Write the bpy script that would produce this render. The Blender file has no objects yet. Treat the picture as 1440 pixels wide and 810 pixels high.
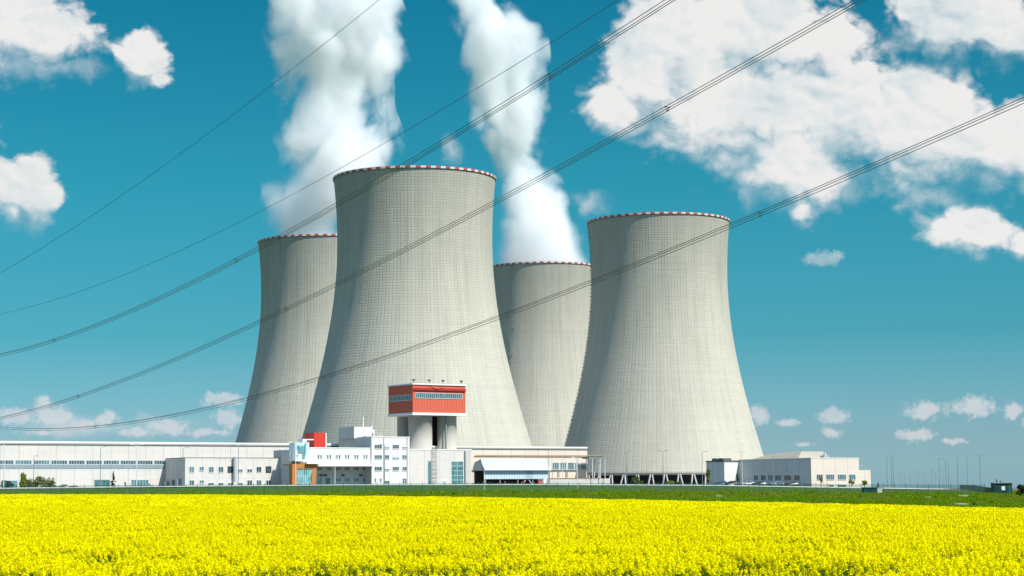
import bpy, bmesh, math, random
import numpy as np
from mathutils import Vector, Matrix
random.seed(7); rng = np.random.default_rng(11)
C = bpy.context.scene.collection
SC = bpy.context.scene
R = math.radians
# ------------------------------------------------------------------ camera
F = 2750.0; ZC = 2.6
PITCH = math.atan2(286.0, F); ROLL = R(0.5)
CF = Vector((0, math.cos(PITCH), math.sin(PITCH)))
up0 = Vector((0, -math.sin(PITCH), math.cos(PITCH))); r0 = Vector((1, 0, 0))
CR = r0*math.cos(ROLL) - up0*math.sin(ROLL)
CU = up0*math.cos(ROLL) + r0*math.sin(ROLL)
cam = bpy.data.cameras.new('camera'); co = bpy.data.objects.new('camera', cam); C.objects.link(co)
cam.sensor_width = 36; cam.lens = 36*F/1440; cam.clip_start = 0.5; cam.clip_end = 30000
mw = Matrix((CR, CU, -CF)).transposed().to_4x4(); mw.translation = (0, 0, ZC)
co.matrix_world = mw
SC.camera = co
CAM = Vector((0, 0, ZC))
def ray(px, py):
    return CF*F + CR*(px-720) + CU*(405-py)
def P(px, py, Y):
    d = ray(px, py); return CAM + d*(Y/d.y)
# ------------------------------------------------------------------ light and exposure
SUN_AZ = R(53)      # to the right of the direction from the plant to the camera
SUN_EL = R(50)
sd = Vector((math.sin(SUN_AZ)*math.cos(SUN_EL), -math.cos(SUN_AZ)*math.cos(SUN_EL), math.sin(SUN_EL)))
sl = bpy.data.lights.new('sun', 'SUN'); sl.energy = 4.3; sl.angle = R(0.5); sl.color = (1, 0.94, 0.87)
so = bpy.data.objects.new('sun', sl); C.objects.link(so)
so.rotation_euler = sd.to_track_quat('Z', 'Y').to_euler(); so.location = (0, 0, 400)
vs = SC.view_settings
vs.view_transform = 'Standard'; vs.look = 'None'; vs.gamma = 1; vs.exposure = 0.52; vs.use_curve_mapping = False
SC.render.engine = 'CYCLES'
cy = SC.cycles
cy.use_denoising = True; cy.max_bounces = 16; cy.diffuse_bounces = 3; cy.glossy_bounces = 2
cy.transparent_max_bounces = 16; cy.volume_bounces = 16; cy.volume_step_rate = 1.0; cy.volume_max_steps = 400
cy.caustics_reflective = False; cy.caustics_refractive = False
# ------------------------------------------------------------------ node helper
class NT:
    def __init__(s, nt): s.t = nt; s.n = nt.nodes; s.l = nt.links
    def new(s, ty, **k):
        n = s.n.new(ty)
        for a, b in k.items(): setattr(n, a, b)
        return n
    def put(s, sock, v):
        if isinstance(v, bpy.types.NodeSocket): s.l.new(v, sock)
        elif v is not None: sock.default_value = v
    def m(s, op, a, b=None, c=None, clamp=False):
        n = s.new('ShaderNodeMath', operation=op, use_clamp=clamp)
        s.put(n.inputs[0], a)
        if b is not None: s.put(n.inputs[1], b)
        if c is not None: s.put(n.inputs[2], c)
        return n.outputs[0]
    def vm(s, op, a, b=None, out=0):
        n = s.new('ShaderNodeVectorMath', operation=op)
        s.put(n.inputs[0], a)
        if b is not None: s.put(n.inputs[1], b)
        return n.outputs[out]
    def noise(s, vec, scale, detail=4, rough=.5, out=0, dist=0, lac=2.0):
        n = s.new('ShaderNodeTexNoise'); s.put(n.inputs['Vector'], vec)
        n.inputs['Scale'].default_value = scale; n.inputs['Detail'].default_value = detail
        n.inputs['Roughness'].default_value = rough; n.inputs['Distortion'].default_value = dist
        n.inputs['Lacunarity'].default_value = lac
        return n.outputs[out]
    def mr(s, v, a, b, c=0., d=1., kind='LINEAR'):
        n = s.new('ShaderNodeMapRange', interpolation_type=kind); s.put(n.inputs[0], v)
        for i, x in enumerate((a, b, c, d)): s.put(n.inputs[i+1], x)
        return n.outputs[0]
    def mix(s, f, a, b, mode='MIX'):
        n = s.new('ShaderNodeMix', data_type='RGBA', blend_type=mode)
        s.put(n.inputs[0], f)
        for i, v in ((6, a), (7, b)):
            if isinstance(v, tuple) and len(v) == 3: v = v+(1,)
            s.put(n.inputs[i], v)
        return n.outputs[2]
    def comb(s, x, y, z):
        n = s.new('ShaderNodeCombineXYZ')
        for i, v in enumerate((x, y, z)): s.put(n.inputs[i], v)
        return n.outputs[0]
    def sep(s, v):
        n = s.new('ShaderNodeSeparateXYZ'); s.put(n.inputs[0], v); return n.outputs
    def ramp(s, f, stops):
        n = s.new('ShaderNodeValToRGB'); s.put(n.inputs[0], f)
        e = n.color_ramp.elements
        while len(e) < len(stops): e.new(.5)
        for i, (p, c) in enumerate(stops): e[i].position = p; e[i].color = tuple(c)+(1,)
        return n.outputs[0]
# ------------------------------------------------------------------ sky
w = bpy.data.worlds.new('World'); SC.world = w; w.use_nodes = True
t = NT(w.node_tree); t.n.clear()
out = t.new('ShaderNodeOutputWorld'); bg = t.new('ShaderNodeBackground')
t.l.new(bg.outputs[0], out.inputs[0])
sky = t.new('ShaderNodeTexSky', sky_type='NISHITA')
sky.sun_disc = False; sky.sun_elevation = SUN_EL
sky.sun_rotation = math.atan2(sd.x, sd.y)
sky.air_density = 1.0; sky.dust_density = 0.6; sky.ozone_density = 3.0
tc = t.new('ShaderNodeTexCoord')
gx, gy, gz = t.sep(tc.outputs['Generated'])
DEG = 180/math.pi; K = F/DEG     # angles in units of 1/2750 rad
az = t.m('MULTIPLY', t.m('ARCTAN2', gx, gy), F)
el = t.m('MULTIPLY', t.m('ARCSINE', gz), F)
pos = t.comb(az, el, 0.0)
def ang(px, py):
    d = ray(px, py).normalized(); return math.atan2(d.x, d.y)*F, math.asin(d.z)*F
warp = t.noise(pos, 1/60, 5, .52, out=1)
warp = t.vm('MULTIPLY', t.vm('SUBTRACT', warp, (.5, .5, .5)), (40, 36, 0))
posw = t.vm('ADD', pos, warp)
warps = t.vm('MULTIPLY', t.vm('SUBTRACT', t.noise(pos, 1/12, 3, .6, out=1), (.5, .5, .5)), (10, 8, 0))
poss = t.vm('ADD', pos, warps)
def blobs(vec, lst, sm):
    acc = None
    for px, py, rx, ry, st in lst:
        a, e = ang(px, py)
        v = t.vm('MULTIPLY', t.vm('SUBTRACT', vec, (a, e, 0)), (1/rx, 1/ry, 0))
        d = t.vm('LENGTH', v, out=1)
        f = t.m('SUBTRACT', st, d)
        if acc is None: acc = f
        else:
            n = t.new('ShaderNodeMath', operation='SMOOTH_MAX'); t.put(n.inputs[0], acc); t.put(n.inputs[1], f); n.inputs[2].default_value = sm
            acc = n.outputs[0]
    return acc
BIG = [(905,105,72,72,1.22),(960,60,85,85,1.22),(1060,45,110,85,1.22),(1050,150,140,95,1.22),(1120,235,75,65,1.22),(1128,295,38,36,.9),
       (1190,155,100,85,1.22),(1290,180,110,95,1.22),(1400,200,120,62,1.2),(868,150,50,50,1.22),(1170,60,60,50,1),(1510,215,110,70,1),
       (1350,30,92,52,1.15),(1430,45,70,52,1),(1285,8,45,30,.9),(1540,60,90,60,1),
       (1368,322,66,42,1.05),(1445,338,50,32,.8),(1385,345,70,20,.7),
       (44,38,82,58,1.2),(-40,50,90,80,1),(204,84,45,40,1),(222,112,26,16,.8),(35,270,64,50,1),(-30,262,60,58,1),(18,300,32,22,.8),
       (-400,200,300,90,1),(1900,300,260,80,1),(2300,120,300,120,1),(-900,350,260,60,1)]
SMALL = [(1160,363,32,12,1),(20,585,42,15,1),(75,588,34,22,1),(62,568,16,14,1),(110,598,30,14,.9),(150,590,22,14,.9),(235,600,38,14,1),(190,608,40,9,.8),
         (60,608,60,8,.6),(312,562,34,13,1),(322,588,30,16,.9),(290,608,50,9,.8),(1067,584,17,17,1),(1108,595,24,8,.8),(1172,585,27,14,1),
         (1172,609,17,11,.9),(1300,577,35,14,1),(1372,573,33,17,1),(1424,578,18,14,1),(1288,612,34,13,.9),(1340,620,30,7,.7),(1460,590,30,14,.9),
         (1130,625,40,6,.5),(-60,590,60,20,1),(1560,600,60,18,1),(-200,570,90,26,1),(1700,580,80,24,1)]
WISP = [(60,92,105,26,.9),(825,285,50,32,.75),(640,215,26,26,.6),(1300,280,120,30,.7),(150,600,190,22,.75),(1150,262,150,40,.8),(-60,110,100,30,.8)]
def billow(vec, k, det=1):
    acc = None
    for q, (f, a_) in enumerate(((1, 1.), (2.1, .52), (4.3, .27), (9, .14), (19, .07))):
        v = t.m('MULTIPLY', t.m('ABSOLUTE', t.m('SUBTRACT', t.noise(t.vm('ADD', vec, (q*131., q*57., q*9.)), f/k, det, .5), .5)), 2*a_)
        acc = v if acc is None else t.m('ADD', acc, v)
    return acc           # about 0.35 on average, rounded lobes with creases between
posl = t.vm('MULTIPLY', pos, (1, 1.25, 1))
posl = t.vm('ADD', posl, t.vm('MULTIPLY', warp, (.45, .45, 0)))
fb = t.noise(posw, 1/80, 6, .5)
bw = billow(posl, 62); bws = billow(t.vm('ADD', posl, (7, 11, 0)), 62)
fb2 = t.noise(poss, 1/17, 5, .6)
B0 = blobs(posw, BIG, .3); BU = blobs(t.vm('ADD', posw, (10, 34, 0)), BIG, .3)
under = t.m('SUBTRACT', BU, B0)                       # positive on the undersides, away from the sun
b1 = t.m('ADD', t.m('ADD', B0, t.m('MULTIPLY', t.m('SUBTRACT', fb, .5), 1.35)), t.m('MULTIPLY', t.m('SUBTRACT', bw, .38), .7))
soft = t.mr(under, -.25, .5, .32, 1.05)
c1 = t.mr(b1, -.10, soft, 0, 1, 'SMOOTHSTEP')
c1 = t.m('MULTIPLY', c1, t.mr(under, .1, .7, 1, .86))
b2 = t.m('ADD', t.m('ADD', blobs(poss, SMALL, .2), t.m('MULTIPLY', t.m('SUBTRACT', fb2, .5), 1.5)), t.m('MULTIPLY', t.m('SUBTRACT', billow(poss, 16), .38), .5))
c2 = t.m('MULTIPLY', t.mr(b2, -.1, .55, 0, 1, 'SMOOTHSTEP'), .68)
b3 = t.m('ADD', blobs(posw, WISP, .2), t.m('MULTIPLY', t.m('SUBTRACT', t.noise(posw, 1/60, 7, .6), .5), 2.6))
c3 = t.m('MULTIPLY', t.mr(b3, -.1, 1.1, 0, 1, 'SMOOTHSTEP'), .6)
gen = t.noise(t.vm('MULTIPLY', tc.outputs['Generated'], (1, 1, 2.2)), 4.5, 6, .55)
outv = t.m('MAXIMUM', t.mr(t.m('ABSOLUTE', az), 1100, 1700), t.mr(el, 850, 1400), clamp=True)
c4 = t.m('MULTIPLY', t.mr(gen, .51, .66, 0, 1, 'SMOOTHSTEP'), outv)      # out-of-view clouds added to whiten the fill light
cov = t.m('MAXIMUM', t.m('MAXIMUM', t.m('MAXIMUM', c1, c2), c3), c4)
# relief of the cloud body towards the sun (upper right)
rel = t.m('MULTIPLY', t.m('SUBTRACT', bw, bws), .5)
big = t.noise(t.vm('ADD', posw, (300, 50, 0)), 1/105, 3, .45)
shade = t.m('SUBTRACT', t.m('ADD', t.m('ADD', .92, rel), t.m('MULTIPLY', t.m('SUBTRACT', big, .5), 1.5)), t.m('MULTIPLY', t.mr(under, .0, .55), .5), clamp=True)
ccol = t.ramp(shade, [(0, (.34, .52, .60)), (.35, (.54, .70, .76)), (.7, (.82, .88, .90)), (1, (.97, .965, .955))])
low = t.mr(el, 60, 230, 1, 0)
ccol = t.mix(t.m('MULTIPLY', low, .85), ccol, (.87, .83, .87))
# sky colour: Nishita, tinted by elevation to the teal of the photograph
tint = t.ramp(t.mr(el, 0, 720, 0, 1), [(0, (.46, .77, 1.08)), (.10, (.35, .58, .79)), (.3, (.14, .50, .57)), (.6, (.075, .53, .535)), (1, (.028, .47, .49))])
tint = t.mix(t.mr(el, 900, 1900), tint, (.74, 1.36, 1.66))  # upper sky out of view brightened and blued to fill the shadows
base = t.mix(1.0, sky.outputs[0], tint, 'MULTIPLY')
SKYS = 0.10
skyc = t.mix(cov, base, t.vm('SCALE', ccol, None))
# vector scale: bring the cloud colour to the sky's physical range
vsn = [n for n in t.n if n.bl_idname == 'ShaderNodeVectorMath' and n.operation == 'SCALE'][0]
vsn.inputs['Scale'].default_value = 0.61/SKYS
gzpos = t.m('GREATER_THAN', gz, -0.001)
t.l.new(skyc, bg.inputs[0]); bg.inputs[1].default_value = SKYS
w.cycles.sampling_method = 'MANUAL'; w.cycles.sample_map_resolution = 512
# ------------------------------------------------------------------ object helpers
def tag(o, label=None, cat=None, group=None, kind=None):
    for k, v in (('label', label), ('category', cat), ('group', group), ('kind', kind)):
        if v: o[k] = v
    return o
class MB:
    def __init__(s): s.v = []; s.f = []; s.mi = []
    def quad(s, a, b, c, d, mi=0):
        n = len(s.v); s.v += [tuple(a), tuple(b), tuple(c), tuple(d)]; s.f.append((n, n+1, n+2, n+3)); s.mi.append(mi); return s
    def hexa(s, p, mi=0):     # eight points, bottom ring then top ring
        n = len(s.v); s.v += [tuple(q) for q in p]
        for f in ((0,3,2,1),(4,5,6,7),(0,1,5,4),(1,2,6,5),(2,3,7,6),(3,0,4,7)):
            s.f.append(tuple(n+i for i in f)); s.mi.append(mi)
        return s
    def box(s, x0, x1, y0, y1, z0, z1, mi=0):
        return s.hexa([(x0,y0,z0),(x1,y0,z0),(x1,y1,z0),(x0,y1,z0),(x0,y0,z1),(x1,y0,z1),(x1,y1,z1),(x0,y1,z1)], mi)
    def tube(s, pts, rad, sides=6, mi=0, cap=True):
        pts = [Vector(p) for p in pts]; n0 = len(s.v)
        rads = rad if isinstance(rad, (list, tuple)) else [rad]*len(pts)
        for i, p in enumerate(pts):
            d = (pts[min(i+1, len(pts)-1)] - pts[max(i-1, 0)]).normalized()
            a = d.cross(Vector((0, 0, 1)))
            if a.length < .05: a = d.cross(Vector((0, 1, 0)))
            a.normalize(); b = d.cross(a)
            for k in range(sides):
                an = 2*math.pi*k/sides
                s.v.append(tuple(p + (a*math.cos(an)+b*math.sin(an))*rads[i]))
        for i in range(len(pts)-1):
            for k in range(sides):
                k2 = (k+1) % sides
                s.f.append((n0+i*sides+k, n0+i*sides+k2, n0+(i+1)*sides+k2, n0+(i+1)*sides+k)); s.mi.append(mi)
        if cap:
            s.f.append(tuple(n0+k for k in range(sides))); s.mi.append(mi)
            s.f.append(tuple(n0+(len(pts)-1)*sides+k for k in reversed(range(sides)))); s.mi.append(mi)
        return s
    def build(s, name, mats, parent=None, smooth=False, loc=None):
        me = bpy.data.meshes.new(name); me.from_pydata(s.v, [], s.f)
        for m in (mats if isinstance(mats, (list, tuple)) else [mats]): me.materials.append(m)
        if any(s.mi): me.polygons.foreach_set('material_index', s.mi)
        if smooth: me.polygons.foreach_set('use_smooth', [True]*len(s.f))
        me.update()
        o = bpy.data.objects.new(name, me); C.objects.link(o)
        if parent: o.parent = parent
        if loc: o.location = loc
        return o
def empty(name, loc, rz=0.):
    o = bpy.data.objects.new(name, None); C.objects.link(o); o.location = loc; o.rotation_euler = (0, 0, rz)
    o.empty_display_size = .5; return o
def copy_tree(o, parent=None):
    c = o.copy(); C.objects.link(c); c.parent = parent
    for ch in list(o.children): copy_tree(ch, c)
    return c
# ------------------------------------------------------------------ materials
def mat(name, col, rough=.7, var=.12, scale=.6, metal=0, spec=.3, panel=None, grime=0., bump=0., streak=True):
    m = bpy.data.materials.new(name); m.use_nodes = True
    t = NT(m.node_tree); b = m.node_tree.nodes['Principled BSDF']
    b.inputs['Roughness'].default_value = rough; b.inputs['Metallic'].default_value = metal
    b.inputs['Specular IOR Level'].default_value = spec
    tc = t.new('ShaderNodeTexCoord'); ob = tc.outputs['Object']
    n = t.noise(ob, scale, 5, .6)
    c = t.mix(t.m('MULTIPLY', n, 1.), tuple(x*(1-var) for x in col), tuple(min(1, x*(1+var)) for x in col))
    if grime:
        st = t.noise(t.vm('MULTIPLY', ob, (1.3, 1.3, .12)), .9, 5, .65)
        c = t.mix(t.m('MULTIPLY', t.mr(st, .5, .75), grime), c, tuple(x*.5 for x in col))
    if panel:
        pw, ph = panel
        x, y, z = t.sep(ob)
        gm = t.new('ShaderNodeNewGeometry'); nx = t.sep(t.vm('ABSOLUTE', t.vm('MULTIPLY', gm.outputs['Normal'], (1, 1, 1))))
        # joints run along local x or y; the sum gives joints on both kinds of wall
        hx = t.m('ABSOLUTE', t.m('SUBTRACT', t.m('FRACT', t.m('DIVIDE', t.m('ADD', x, y), pw)), .5))
        hz = t.m('ABSOLUTE', t.m('SUBTRACT', t.m('FRACT', t.m('DIVIDE', z, ph)), .5))
        jx = t.m('GREATER_THAN', hx, .5-.12/pw); jz = t.m('GREATER_THAN', hz, .5-.06/ph)
        j = t.m('MAXIMUM', jx, t.m('MULTIPLY', jz, .55))
        cell = t.comb(t.m('FLOOR', t.m('DIVIDE', t.m('ADD', x, y), pw)), t.m('FLOOR', t.m('DIVIDE', z, ph)), 0.)
        wn = t.new('ShaderNodeTexWhiteNoise', noise_dimensions='3D'); t.put(wn.inputs[0], cell)
        c = t.mix(t.m('MULTIPLY', wn.outputs[0], .10), c, tuple(x*.55 for x in col))
        c = t.mix(t.m('MULTIPLY', j, .38), c, tuple(x*.35 for x in col))
    t.put(b.inputs['Base Color'], c)
    if bump:
        bp = t.new('ShaderNodeBump'); bp.inputs['Strength'].default_value = bump; bp.inputs['Distance'].default_value = .05
        t.put(bp.inputs['Height'], t.noise(ob, scale*8, 4, .6)); t.put(b.inputs['Normal'], bp.outputs[0])
    return m
M = {}
M['white'] = mat('white_panel', (.65, .62, .56), .6, .04, .08, panel=(6.0, 2.9), grime=.26)
M['white2'] = mat('white_render', (.70, .68, .65), .7, .04, .1, grime=.30)
M['cream'] = mat('cream_panel', (.68, .60, .50), .6, .04, .08, panel=(6.0, 3.4), grime=.2)
M['trim'] = mat('white_trim', (.8, .8, .78), .5, .03)
M['roof'] = mat('roof_membrane', (.11, .12, .12), .8, .1, .2)
M['rooftan'] = mat('tan_roof', (.36, .33, .27), .8, .1, .15)
M['greyw'] = mat('shade_grey_wall', (.66, .66, .60), .6, .06, .2, panel=(6.0, 1.9))  # grey tone stands in for shade on walls turned from the sun
M['strip'] = mat('ribbon_spandrel', (.25, .34, .36), .4, .12, .3, panel=(4.0, 3))
M['red'] = mat('red_cladding', (.62, .05, .035), .5, .06, .3, panel=(2.4, 20))
M['coral'] = mat('coral_red_cladding', (.62, .125, .07), .55, .06, .3, panel=(1.2, 30))
M['redtrim'] = mat('dark_red_trim', (.36, .03, .03), .5, .1)
M['orange'] = mat('orange_render', (.46, .19, .05), .6, .08, .4)
M['glass'] = mat('window_glass', (.05, .10, .115), .08, .3, .4, spec=.8)
M['glassblue'] = mat('blue_glass', (.42, .60, .66), .12, .18, .35, spec=.9)
M['glasst'] = mat('teal_glass', (.08, .21, .215), .1, .2, .5, spec=.8)
M['frame'] = mat('window_frame', (.62, .64, .62), .5, .05)
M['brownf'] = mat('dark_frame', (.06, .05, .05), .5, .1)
M['col'] = mat('column_concrete', (.46, .44, .38), .85, .12, .25, grime=.2, bump=.2)
M['conc'] = mat('pale_concrete', (.52, .51, .47), .85, .12, .25, grime=.25, bump=.2)
M['dark'] = mat('dark_interior', (.03, .035, .04), .9, .2)
M['steel'] = mat('galvanised_steel', (.42, .44, .44), .45, .1, metal=.4)
M['pole'] = mat('painted_pole', (.20, .27, .28), .5, .1)
M['polew'] = mat('pale_pole', (.62, .65, .64), .5, .08)
M['pipe'] = mat('white_pipe', (.82, .82, .76), .4, .06, .5)
M['rust'] = mat('rusty_pipe', (.38, .22, .12), .7, .35, .5)
M['fence'] = mat('green_fence_paint', (.03, .10, .085), .5, .15)
M['shedroof'] = mat('pale_blue_sheet', (.52, .64, .68), .4, .06, .3, panel=(1.1, 30))
M['shedridge'] = mat('weathered_sheet', (.44, .52, .50), .6, .15, .5)
M['shedblue'] = mat('blue_sheet', (.38, .50, .55), .5, .1, .4, panel=(1.2, 30))
M['hut'] = mat('dark_green_sheet', (.008, .055, .06), .6, .15, .3, panel=(1.5, 9))
M['cable'] = mat('aluminium_cable', (.07, .075, .075), .6, .1)
M['tyre'] = mat('tyre_rubber', (.02, .02, .02), .9, .1)
M['bark'] = mat('bark', (.12, .085, .055), .9, .3, 3)
M['rubble'] = mat('brown_rubble', (.16, .08, .06), .9, .4, .5)
def leafmat(name, a, b, tr=.25):
    m = bpy.data.materials.new(name); m.use_nodes = True; t = NT(m.node_tree); t.n.clear()
    o = t.new('ShaderNodeOutputMaterial'); d = t.new('ShaderNodeBsdfDiffuse'); l = t.new('ShaderNodeBsdfTranslucent'); mx = t.new('ShaderNodeMixShader')
    g = t.new('ShaderNodeNewGeometry'); oi = t.new('ShaderNodeObjectInfo')
    r = t.m('FRACT', t.m('ADD', g.outputs['Random Per Island'], oi.outputs['Random']))
    c = t.mix(r, a, b)
    t.put(d.inputs[0], c); t.put(l.inputs[0], c); mx.inputs[0].default_value = tr
    t.l.new(d.outputs[0], mx.inputs[1]); t.l.new(l.outputs[0], mx.inputs[2]); t.l.new(mx.outputs[0], o.inputs[0]); return m
M['leaf'] = leafmat('leaf_green', (.035, .075, .015), (.10, .17, .03))
M['leafy'] = leafmat('leaf_yellow_green', (.10, .17, .02), (.24, .32, .04))
M['leafd'] = leafmat('leaf_dark_green', (.02, .045, .02), (.05, .09, .035))
M['leafo'] = leafmat('leaf_olive', (.09, .12, .04), (.17, .20, .08))
M['petal'] = leafmat('rape_petal', (.92, .80, .002), (.98, .91, .004), .4)
M['petalg'] = leafmat('rape_bud', (.42, .42, .01), (.55, .52, .01), .3)
M['stem'] = leafmat('rape_stem', (.07, .14, .015), (.16, .26, .03), .3)
for gk in ('glass', 'glasst', 'glassblue'):
    t = NT(M[gk].node_tree); b = M[gk].node_tree.nodes['Principled BSDF']; src = b.inputs['Base Color'].links[0].from_socket
    oi = t.new('ShaderNodeObjectInfo'); f_ = t.mr(oi.outputs['Random'], 0, 1, .45, 1.75); tcx = t.new('ShaderNodeTexCoord')
    nz = t.mr(t.noise(t.vm('MULTIPLY', tcx.outputs['Object'], (1, 1, .5)), .9, 3, .6), .35, .65, .6, 1.5)
    t.put(b.inputs['Base Color'], t.vm('MULTIPLY', src, t.comb(*[t.m('MULTIPLY', f_, nz)]*3)))
# grass bank and ground
def ground_mat():
    m = bpy.data.materials.new('grassland'); m.use_nodes = True
    t = NT(m.node_tree); b = m.node_tree.nodes['Principled BSDF']; b.inputs['Roughness'].default_value = 1; b.inputs['Specular IOR Level'].default_value = 0
    g = t.new('ShaderNodeNewGeometry'); p = g.outputs['Position']
    n1 = t.noise(p, .035, 5, .6); n2 = t.noise(p, .35, 5, .7); n3 = t.noise(t.vm('MULTIPLY', p, (1, .3, 1)), .12, 5, .65)
    px_, py_, pz_ = t.sep(p); n3 = t.m('MULTIPLY', n3, t.mr(px_, -20, 30, .86, 1.0))
    c = t.ramp(n1, [(.3, (.04, .10, .002)), (.5, (.07, .145, .003)), (.7, (.13, .18, .006))])
    c = t.mix(t.m('MULTIPLY', t.mr(n2, .35, .7), .65), c, (.018, .048, .003))
    c = t.mix(t.mr(n3, .70, .76), c, (.26, .24, .13))
    t.put(b.inputs['Base Color'], c); return m
M['ground'] = ground_mat()
# ------------------------------------------------------------------ terrain
def lerp(v, tab):
    return float(np.interp(v, [a for a, b in tab], [b for a, b in tab]))
EDGE = [(0,696.3),(300,697),(640,700.3),(840,703.8),(1080,708.4),(1200,711.3),(1440,718)]
DE = [(0,300),(720,255),(1440,168)]
FB = [(0,695),(230,693.8),(480,692),(700,691),(1000,691.6),(1200,693),(1440,693.6)]
RL = [(0,687),(230,684.4),(480,682.2),(760,681.6),(1000,682.8),(1200,686.2),(1345,688.3),(1440,688.6)]
CROP = 1.35; DF = 430.; DR = 480.
_zc = {}
def zcol(px):
    k = round(px/4)*4
    if k not in _zc:
        q = min(1440, max(0, k)); de = lerp(q, DE)
        ze = P(q, lerp(q, EDGE), de).z - CROP
        zf = P(q, lerp(q, FB), DF).z; zr = P(q, lerp(q, RL)+.8, DR).z
        _zc[k] = ([0, 30, de, de+5, DF, DR, 620, 1500, 4000, 14000], [0, 0, ze, ze+.5, zf, zr, zr+.2, zr+.3, 0, -2])
    return _zc[k]
def G(x, y):
    d = math.hypot(x, y)
    a = math.atan2(x, y); a = max(-.35, min(.35, a))
    px = 720 + F*math.tan(a)
    D, Z = zcol(px); return float(np.interp(d*math.cos(a), D, Z))
azs = [R(a) for a in range(-180, -24, 6)] + [R(a) for a in np.arange(-22, 22.01, .4)] + [R(a) for a in range(24, 180, 6)]
rs = [0.0, 12, 20, 30, 45, 60, 80, 100, 125, 150, 165, 180, 200, 220, 240, 255, 270, 290, 305, 320, 345, 370, 400, 430, 445, 460, 480, 500, 540, 600, 700, 850, 1100, 1500, 2200, 3000, 4000, 6000, 9000, 14000]
g = MB()
for r in rs:
    for a in azs:
        x, y = r*math.sin(a), r*math.cos(a)
        z = G(x, y)
        if 300 < r < 425: z += .25*math.sin(x*.11+r*.07)*math.sin(x*.037)
        g.v.append((x, y, z))
na = len(azs)
for i in range(len(rs)-1):
    for k in range(na):
        k2 = (k+1) % na
        g.f.append((i*na+k, i*na+k2, (i+1)*na+k2, (i+1)*na+k)); g.mi.append(0)
go = g.build('ground', M['ground'], smooth=True); tag(go, kind='structure')
M['paving'] = mat('site_paving', (.13, .135, .125), .9, .15, .3, spec=.1)
g = MB(); pa = np.linspace(-.33, .33, 60); pr0 = [487, 500, 520, 540, 570, 600, 650, 700, 775, 850, 975, 1100, 1300, 1500]
for r_i in pr0:
    for a_i in pa: g.v.append((r_i*math.sin(a_i), r_i*math.cos(a_i), G(r_i*math.sin(a_i), r_i*math.cos(a_i))+.06))
for i in range(len(pr0)-1):
    for k in range(59): g.f.append((i*60+k, i*60+k+1, (i+1)*60+k+1, (i+1)*60+k)); g.mi.append(0)
tag(g.build('pavement', M['paving']), kind='structure')
# ------------------------------------------------------------------ cooling towers
def tower_mat(name, seed, warm):
    m = bpy.data.materials.new(name); m.use_nodes = True
    t = NT(m.node_tree); b = m.node_tree.nodes['Principled BSDF']; b.inputs['Roughness'].default_value = .9; b.inputs['Specular IOR Level'].default_value = .15
    tc = t.new('ShaderNodeTexCoord'); x, y, z = t.sep(tc.outputs['Object'])
    a = t.m('MULTIPLY', t.m('ARCTAN2', x, t.m('MULTIPLY', y, -1.)), 41.)      # arc length at the throat, seam at the back
    u = t.m('DIVIDE', a, 1.84); v = t.m('DIVIDE', z, 1.36)
    fu = t.m('ABSOLUTE', t.m('SUBTRACT', t.m('FRACT', u), .5)); fv = t.m('ABSOLUTE', t.m('SUBTRACT', t.m('FRACT', v), .5))
    lu = t.mr(fu, .38, .5); lv = t.mr(fv, .36, .5)
    cell = t.comb(t.m('FLOOR', u), t.m('FLOOR', v), float(seed))
    wn = t.new('ShaderNodeTexWhiteNoise', noise_dimensions='3D'); t.put(wn.inputs[0], cell)
    row = t.new('ShaderNodeTexWhiteNoise', noise_dimensions='1D'); t.put(row.inputs[1], t.m('ADD', t.m('FLOOR', v), float(seed)*7))
    cl = t.new('ShaderNodeTexWhiteNoise', noise_dimensions='1D'); t.put(cl.inputs[1], t.m('ADD', t.m('FLOOR', u), float(seed)*3+.5))
    av = t.comb(a, z, float(seed)*31)
    blot = t.noise(t.vm('MULTIPLY', av, (1, .5, 1)), .045, 5, .6)
    streak = t.noise(t.vm('MULTIPLY', av, (1, .06, 1)), .35, 5, .65)
    fine = t.noise(av, .9, 4, .65)
    c = t.ramp(blot, [(.25, (.42, .40, .315)), (.5, (.52, .49, .385)), (.75, (.59, .555, .43))] if warm else [(.25, (.39, .39, .335)), (.5, (.49, .48, .41)), (.75, (.56, .545, .465))])
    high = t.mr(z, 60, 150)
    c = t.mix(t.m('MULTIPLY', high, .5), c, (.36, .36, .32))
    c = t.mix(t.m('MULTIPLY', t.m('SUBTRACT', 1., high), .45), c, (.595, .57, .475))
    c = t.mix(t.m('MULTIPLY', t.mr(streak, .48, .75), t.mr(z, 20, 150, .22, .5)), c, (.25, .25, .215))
    c = t.mix(t.m('MULTIPLY', fine, .18), c, (.30, .30, .27))
    c = t.mix(t.m('MULTIPLY', wn.outputs[0], .09), c, (.26, .26, .23))
    c = t.mix(t.m('MULTIPLY', row.outputs[0], .09), c, (.24, .24, .21))
    c = t.mix(t.m('MULTIPLY', cl.outputs[0], .10), c, (.26, .26, .22))
    ln = t.m('MAXIMUM', lu, t.m('MULTIPLY', lv, .9))
    vis = t.mr(z, 0, 130, .03, .17)
    c = t.mix(t.m('MULTIPLY', ln, vis), c, (.13, .13, .115))
    t.put(b.inputs['Base Color'], c)
    bp = t.new('ShaderNodeBump'); bp.inputs['Strength'].default_value = .7; bp.inputs['Distance'].default_value = .22
    hgt = t.m('ADD', t.m('SUBTRACT', t.m('MULTIPLY', lu, -.6), t.m('MULTIPLY', lv, .35)), t.m('MULTIPLY', streak, .5))
    t.put(bp.inputs['Height'], hgt); t.put(b.inputs['Normal'], bp.outputs[0])
    return m
M['rimred'] = mat('rim_red_paint', (.42, .075, .085), .6, .15, .5); M['rimwhite'] = mat('rim_white_paint', (.58, .57, .53), .6, .06, .5)
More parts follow.
